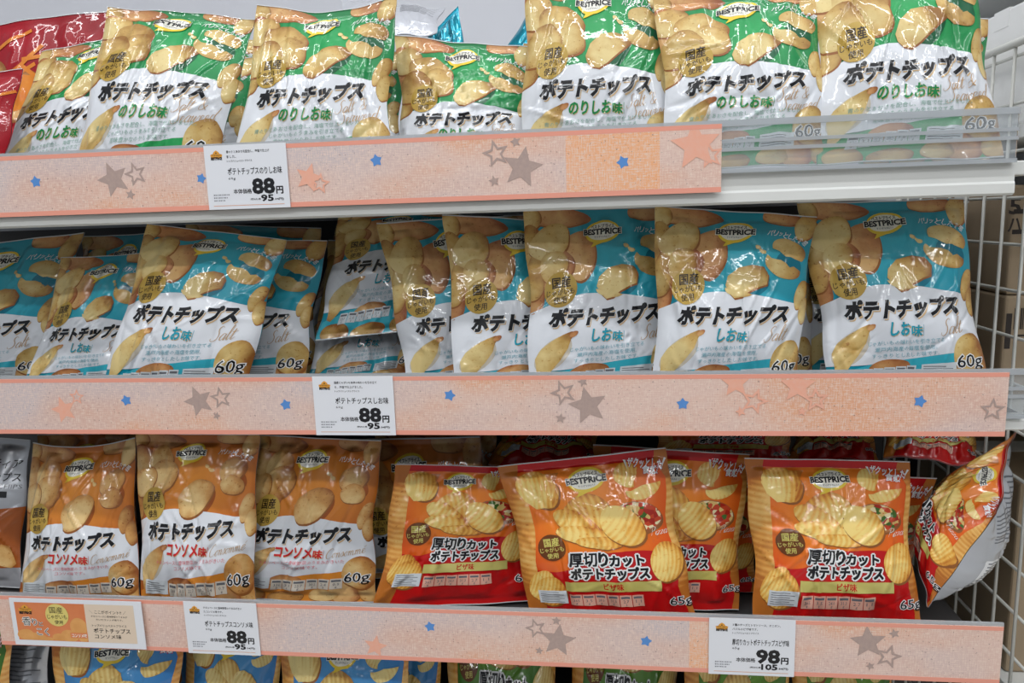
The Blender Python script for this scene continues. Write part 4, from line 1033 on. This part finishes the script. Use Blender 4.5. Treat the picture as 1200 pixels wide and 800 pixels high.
GG, GC, GO, GP = 'green seaweed chip bags on the top shelf', 'turquoise salted chip bags on the middle shelf', 'orange consomme chip bags', 'red and orange pizza chip bags'
# top shelf
B('green', 1, (950, -52), (1138, -62), (958, 1176), 0.080, 0.030, 'green seaweed chip bag furthest right on the top shelf, above the bare clear guard', 82, GG)
B('green', 1, (765, -4), (962, -9), (780, 972), 0.07, 0.034, 'green seaweed chip bag directly above the right end of the top paper strip', 98, GG)
B('green', 1, (616, -22), (775, -20), (606, 806), 0.085, 0.055, 'green seaweed chip bag standing in front of the right-hand teal foil pack', 103, GG)
B('green', 1, (463, 42), (624, 57), (470, 628), 0.110, 0.070, 'low green seaweed chip bag in a gap, leaning back, whole top seal showing', 140, GG)
B('green', 1, (302, 6), (466, -2), (268, 458), 0.075, 0.034, 'green seaweed chip bag with drooping top, right above the top price card', 110, GG, sag=0.009)
B('green', 1, (127, 8), (298, 22), (76, 254), 0.080, 0.040, 'tall tilted green seaweed chip bag standing in front of the red snack bags', 107, GG)
B('green', 1, (52, 62), (186, 30), (-20, 140), 0.115, 0.08, 'leaning green seaweed chip bag at the left end, half hidden by the tall tilted one', 136, GG)
B('green', 1, (132, 76), (300, 66), (122, 284), 0.165, 0.13, 'green seaweed chip bag showing only a narrow strip between two front bags on the left', 157, GG)
B('green', 1, (310, 62), (472, 60), (312, 474), 0.120, 0.090, 'green seaweed chip bag hidden behind the drooping one, only its right edge showing', 150, GG)
B('green', 1, (613, 50), (765, 46), (606, 768), 0.130, 0.105, 'green seaweed chip bag peeking out behind the low bag in the gap', 122, GG)
B('green', 1, (1000, 14), (1158, 22), (1005, 1160), 0.135, 0.090, 'green seaweed chip bag behind the furthest right one, a crisp at its edge showing', 110, GG)
B('green', 1, (150, 44), (303, 46), (150, 300), 0.245, 0.215, 'green seaweed chip bag at the back, its top peeking over the strip of another bag', 130, GG)
B('redbag', 1, (-50, 34), (125, 12), (-40, 110), 0.215, 0.18, 'crimson snack bag with fried sticks behind the leaning green bag', None, 'crimson snack bags', name='snack_bag')
B('redbag', 1, (-130, 96), (30, 82), (-160, 0), 0.075, 0.045, 'crimson snack bag cut by the picture edge, in front on the left', None, 'crimson snack bags', name='snack_bag')
B('foil', 1, (400, -2), (522, 9), None, 0.27, 0.17, 'plain silver foil pack lying on top of the bags behind the low green one', None, None, 0.010, crease=0.4, bot=((400, 44), (512, 39)), name='foil_snack_pack')
B('teal', 1, (480, 70), (536, 6), None, 0.3, 0.28, 'shiny teal foil pack standing on its corner behind the silver pack', None, 'teal foil packs', 0.02, bot=((500, 160), (556, 110)), name='foil_snack_pack', crease=1.6)
B('teal', 1, (640, -30), (720, 40), None, 0.3, 0.28, 'shiny teal foil pack at the back, left of the tall green bags', None, 'teal foil packs', 0.02, bot=((572, 90), (650, 150)), name='foil_snack_pack', crease=1.6)
# middle shelf
B('cyan', 2, (933, 238), (1128, 233), (972, 1160), 0.093, 0.048, 'turquoise salted chip bag furthest right on the middle shelf', 362, GC)
B('cyan', 2, (767, 241), (957, 254), (762, 934), (0.066, 0.075), (0.030, 0.040), 'turquoise salted chip bag second from the right on the middle shelf, a side seam showing', 370, GC)
B('cyan', 2, (613, 245), (795, 243), (618, 802), (0.076, 0.108), (0.036, 0.070), 'turquoise salted chip bag with a deep crease across its left side, third from the right', 370, GC)
B('cyan', 2, (518, 252), (690, 260), (532, 716), (0.082, 0.125), (0.042, 0.088), 'turquoise salted chip bag whose right half is covered by the creased one', 377, GC)
B('cyan', 2, (441, 261), (600, 252), (477, 632), (0.104, 0.152), (0.062, 0.116), 'turquoise salted chip bag showing only a slim left strip, beside the two stacked ones', 378, GC, grid='fine')
B('cyan', 2, (397, 250), (538, 248), None, (0.150, 0.180), (0.104, 0.136), 'upper of two stacked turquoise bags above the middle price card, its bottom seal in view', 304, GC, 0.012, bot=((369, 399), (524, 384)))
B('cyan', 2, (385, 282), (520, 276), (360, 490), (0.195, 0.225), (0.112, 0.155), 'lower of two stacked turquoise bags above the middle price card, mostly covered', 386, GC, 0.012, grid='fine')
B('cyan', 2, (173, 262), (336, 281), (112, 288), 0.070, 0.032, 'turquoise salted chip bag leaning in front, foremost of those on the left', 369, GC)
B('cyan', 2, (75, 302), (188, 296), (25, 160), 0.105, 0.072, 'small looking turquoise chip bag left of the foremost leaning one', 391, GC)
B('cyan', 2, (215, 279), (384, 282), (196, 357), (0.108, 0.118), (0.074, 0.084), 'turquoise salted chip bag showing its right half beside the dark gap', 378, GC)
B('cyan', 2, (-70, 293), (98, 272), (-96, 48), 0.130, 0.100, 'turquoise salted chip bag cut off by the left picture edge', 388, GC)
B('cyan', 2, (99, 277), (205, 272), (90, 200), 0.165, 0.140, 'turquoise chip bag at the back on the left, only its top seal showing', None, GC)
B('cyan', 2, (218, 262), (377, 267), (212, 370), 0.170, 0.145, 'turquoise chip bag at the back, its top seal just above the half-shown one', None, GC)
B('cyan', 2, (800, 264), (952, 258), (806, 954), 0.125, 0.090, 'turquoise chip bag behind the second from the right, a sliver of its side showing', 372, GC)
B('cyan', 2, (905, 252), (1085, 247), (938, 1100), 0.140, 0.100, 'turquoise chip bag behind the furthest right one, its lower left corner showing', 366, GC)
B('cyan', 2, (395, 262), (470, 258), (350, 470), 0.28, 0.265, 'turquoise chip bag in the dark behind the two stacked ones', None, GC)
B('cyan', 2, (590, 252), (760, 250), (590, 760), 0.160, 0.140, 'turquoise chip bag at the back behind the creased one', None, GC)
# third shelf: consomme
B('orange', 3, (38, 518), (160, 512), (20, 166), 0.075, 0.036, 'orange consomme chip bag above the promotion card', 635, GO, sag=0.008)
B('orange', 3, (159, 507), (304, 509), (165, 300), 0.065, 0.032, 'orange consomme chip bag above the consomme price card, its label and table showing', 622, GO)
B('orange', 3, (303, 509), (446, 516), (268, 440), 0.096, 0.06, 'orange consomme chip bag third from the left, weight mark in view', 628, GO)
B('orange', 3, (393, 515), (562, 511), (432, 590), 0.15, 0.118, 'orange consomme chip bag half covered by the first pizza bag', 638, GO, grid='fine')
B('orange', 3, (44, 509), (165, 506), (48, 160), 0.125, 0.1, 'orange consomme chip bag behind the one above the promotion card', None, GO)
B('orange', 3, (440, 506), (582, 508), (450, 590), 0.2, 0.172, 'orange consomme chip bag in the dark behind the half covered one', None, GO)
B('tortilla', 5, (-110, 505), (38, 515), (-120, 26), 0.095, 0.050, 'silver tortilla chip bag at the left picture edge', None, None, name='tortilla_chip_bag')
# third shelf: pizza
B('pizza', 3, (583, 546), (780, 524), (622, 820), 0.068, 0.030, 'tilted red and orange pizza chip bag in the middle of the third shelf', 664, GP)
B('pizza', 3, (464, 543), (612, 547), (436, 634), (0.080, 0.112), (0.045, 0.078), 'red and orange pizza chip bag beside the consomme bags, left of the tilted one', 644, GP)
B('pizza', 3, (695, 520), (879, 532), (700, 866), 0.100, 0.068, 'red and orange pizza chip bag behind the tilted one, its right half showing', 652, GP)
B('pizza', 3, (872, 536), (1064, 540), (882, 1080), 0.066, 0.030, 'upright red and orange pizza chip bag above the pizza price card', 662, GP)
B('pizza', 3, (740, 546), (892, 544), (738, 886), 0.140, 0.110, 'pizza chip bag showing only a thin strip between two others', 654, GP)
B('pizza', 3, (930, 552), (1098, 560), (926, 1062), 0.14, 0.105, 'pizza chip bag behind the upright one, its top right corner showing', 660, GP)
B('pizza', 3, (590, 498), (700, 500), None, 0.250, 0.150, 'pizza chip bag lying on the others under the middle rail, its table towards the aisle', None, GP, 0.016, bot=((572, 546), (706, 548)))
B('pizza', 3, (760, 470), (925, 474), None, 0.190, 0.160, 'pizza chip bag at the back with its title just under the middle rail', None, GP, 0.016, bot=((770, 545), (930, 545)))
B('pizza', 3, (935, 490), (1020, 490), None, 0.250, 0.150, 'pizza chip bag lying in the dark behind the upright one', None, GP, 0.014, bot=((922, 542), (1030, 540)))
B('pizza', 3, (1032, 490), (1140, 494), None, 0.25, 0.16, 'pizza chip bag lying at the back, nearest the wire panel', None, GP, 0.014, bot=((1036, 535), (1150, 546)))
B('pizza', 3, (1188, 504), (1168, 602), None, (0.112, 0.034), (0.104, 0.028), 'pizza chip bag turned on its side against the wire panel, silver back showing', None, GP, 0.036, bot=((1070, 628), (1088, 712)), back_art=BACK, back_k=1.35)
# shelf below, tops only
GB = 'blue thick cut chip bags'; GN = 'green sour cream onion chip bags'
B('blue', 4, (58, 735), (216, 740), (70, 210), 0.065, 0.035, 'blue thick cut chip bag below the promotion card', None, GB)
B('blue', 4, (110, 724), (250, 720), (110, 240), 0.130, 0.110, 'blue thick cut chip bag behind the one below the promotion card', None, GB)
B('blue', 4, (215, 728), (330, 736), (220, 330), 0.100, 0.070, 'blue thick cut chip bag below the consomme price card', None, GB)
B('blue', 4, (326, 738), (482, 744), (330, 478), 0.065, 0.035, 'blue thick cut chip bag in front with its round emblem showing', None, GB)
B('blue', 4, (425, 738), (518, 744), (430, 514), 0.12, 0.095, 'blue thick cut chip bag right of the one with its emblem showing', None, GB)
B('onion', 4, (520, 690), (660, 694), (530, 640), 0.15, 0.045, 'green onion chip bag leaning back under the paper strip, leftmost of its kind', 778, GN)
B('onion', 4, (668, 690), (800, 694), (672, 786), 0.15, 0.045, 'green onion chip bag with its title showing, left of the pizza price card', 780, GN)
B('onion', 4, (800, 728), (930, 734), (805, 920), 0.070, 0.040, 'green onion chip bag below the pizza price card', None, GN)
B('onion', 4, (925, 730), (1050, 734), (930, 1040), 0.080, 0.050, 'green onion chip bag furthest right under the lowest rail', None, GN)
B('foil', 4, (-70, 728), (60, 737), (-60, 56), 0.090, 0.070, 'silver foil snack pack with grey small print in the bottom left corner', None, None, name='foil_snack_pack')
B('onion', 4, (-130, 726), (16, 733), (-130, 14), 0.055, 0.030, 'green chip bag cut by the bottom left picture corner', None, GN)

# ------------------------------------------------------------------ wire end panel and what stands beyond it
XP = 0.420
def wire_panel():
    root = empty('wire_end_panel', (XP, 0.2, -0.62), 'white wire grid panel closing the right end of the shelves', 'wire panel')
    L = (XP, 0.2, -0.62); ztop = at_x(1175, 57, XP).z
    ys = [0.030 + 0.042*k for k in range(10)]; zs = []
    z = ztop-0.012
    while z > -0.62: zs.append(z); z -= 0.0475
    for y in ys: MB().tube((XP, y, -0.62), (XP, y, ztop), 0.0017).build('upright_wire', root, loc=L, smooth=True)
    for z in zs: MB().tube((XP+0.0034, 0.0, z), (XP+0.0034, 0.44, z), 0.0017).build('cross_wire', root, loc=L, smooth=True)
    MB().tube((XP, 0.0, ztop), (XP, 0.44, ztop), 0.0042).build('top_bar', root, loc=L, smooth=True)
    MB().tube((XP, 0.44, ztop), (XP, 0.44, -0.62), 0.0042).build('rear_post', root, loc=L, smooth=True)
wire_panel()
def carton(x0, y0, z0, w, d, h, m, label, texts=(), bars=None, group=None, extra=None):
    root = empty('cardboard_carton', (x0+w/2, y0+d/2, z0), label, 'cardboard box', group)
    L = (x0, y0, z0)
    MB().box(x0, x0+w, y0, y0+d, z0, z0+h, m=m).build('carton_body', root, 0.003, loc=L)
    MB().box(x0-0.0004, x0+w+0.0004, y0+d*0.42, y0+d*0.58, z0+h*0.85, z0+h+0.0006, m='cartonpale').build('packing_tape', root, 0, loc=L)
    a = Art(lambda t: t); any_ = False
    for (t, xa, xb, ya, yb) in texts: a.text(t, xa, xb, ya, yb, 'cartondark', 1, 'printed_text', bold=0.02); any_ = True
    for (xa, xb, ya, yb, mm) in (extra or ()): a.rect(xa, ya, xb, yb, mm, 1, 'printed_text'); any_ = True
    if bars:
        x, y, n = bars; rnd = random.Random(n)
        for k in range(n): a.rect(x+k*2.2, y, x+k*2.2+rnd.choice((0.7, 1.2, 1.6)), y+24, 'cartondark', 1, 'bar_code')
        any_ = True
    if any_: card_art_mesh(a, root, 'print', x0, y0-0.0003, z0+h, 0.001, root)
SH = 'white shelf of the next bay, right of the wire panel'
def side_shelf(z, label):
    root = empty('side_shelf', (0.75, 0.3, z-0.02), label, 'shelf'); L = (0.75, 0.3, z-0.02)
    MB().box(0.43, 1.3, 0.06, 0.44, z-0.014, z).build('shelf_deck', root, 0.001, loc=L)
    MB().prism([(0.05, z), (0.06, z), (0.06, z-0.03), (0.052, z-0.032), (0.048, z-0.028), (0.048, z-0.012), (0.05, z-0.01)], 0.43, 1.3).build('shelf_front_edge', root, 0, loc=L)
side_shelf(0.225, 'white shelf beyond the wire panel under the white printed carton'); side_shelf(-0.075, 'white shelf beyond the wire panel carrying the brown cartons'); side_shelf(-0.37, 'lowest white shelf beyond the wire panel')
side_shelf(0.405, 'highest white shelf beyond the wire panel, near the picture corner')
carton(0.435, 0.12, 0.2255, 0.20, 0.2, 0.125, 'cartonpale', 'white printed carton with a red band beyond the wire panel', extra=[(0, 14, 0, 125, 'redink'), (30, 60, 20, 60, 'greyink')])
_t = at(1184, 230, 0.19)
carton(0.446, 0.19, -0.0745, 0.24, 0.24, 0.118, 'carton', 'brown cardboard carton with a bar code beyond the wire panel', bars=(10, 14, 22), group='brown cartons beyond the wire panel', extra=[(12, 50, 44, 46, 'cartondark'), (2, 8, 20, 60, 'cartondark')])
carton(0.446, 0.19, 0.0445, 0.24, 0.24, _t.z+0.012-0.0445, 'carton', 'brown cardboard carton numbered 5 on top of the other one', texts=[('5', (_t.x-0.446)*1000, (_t.x-0.446)*1000+11, 14, 31), ('ハ', (_t.x-0.446)*1000, (_t.x-0.446)*1000+13, 36, 50)], group='brown cartons beyond the wire panel', extra=[(1, 14, 26, 31, 'cartondark'), (1, 14, 48, 53, 'cartondark')])
carton(0.440, 0.12, -0.3695, 0.24, 0.26, 0.22, 'carton', 'large brown carton low down beyond the wire panel', group='brown cartons beyond the wire panel')
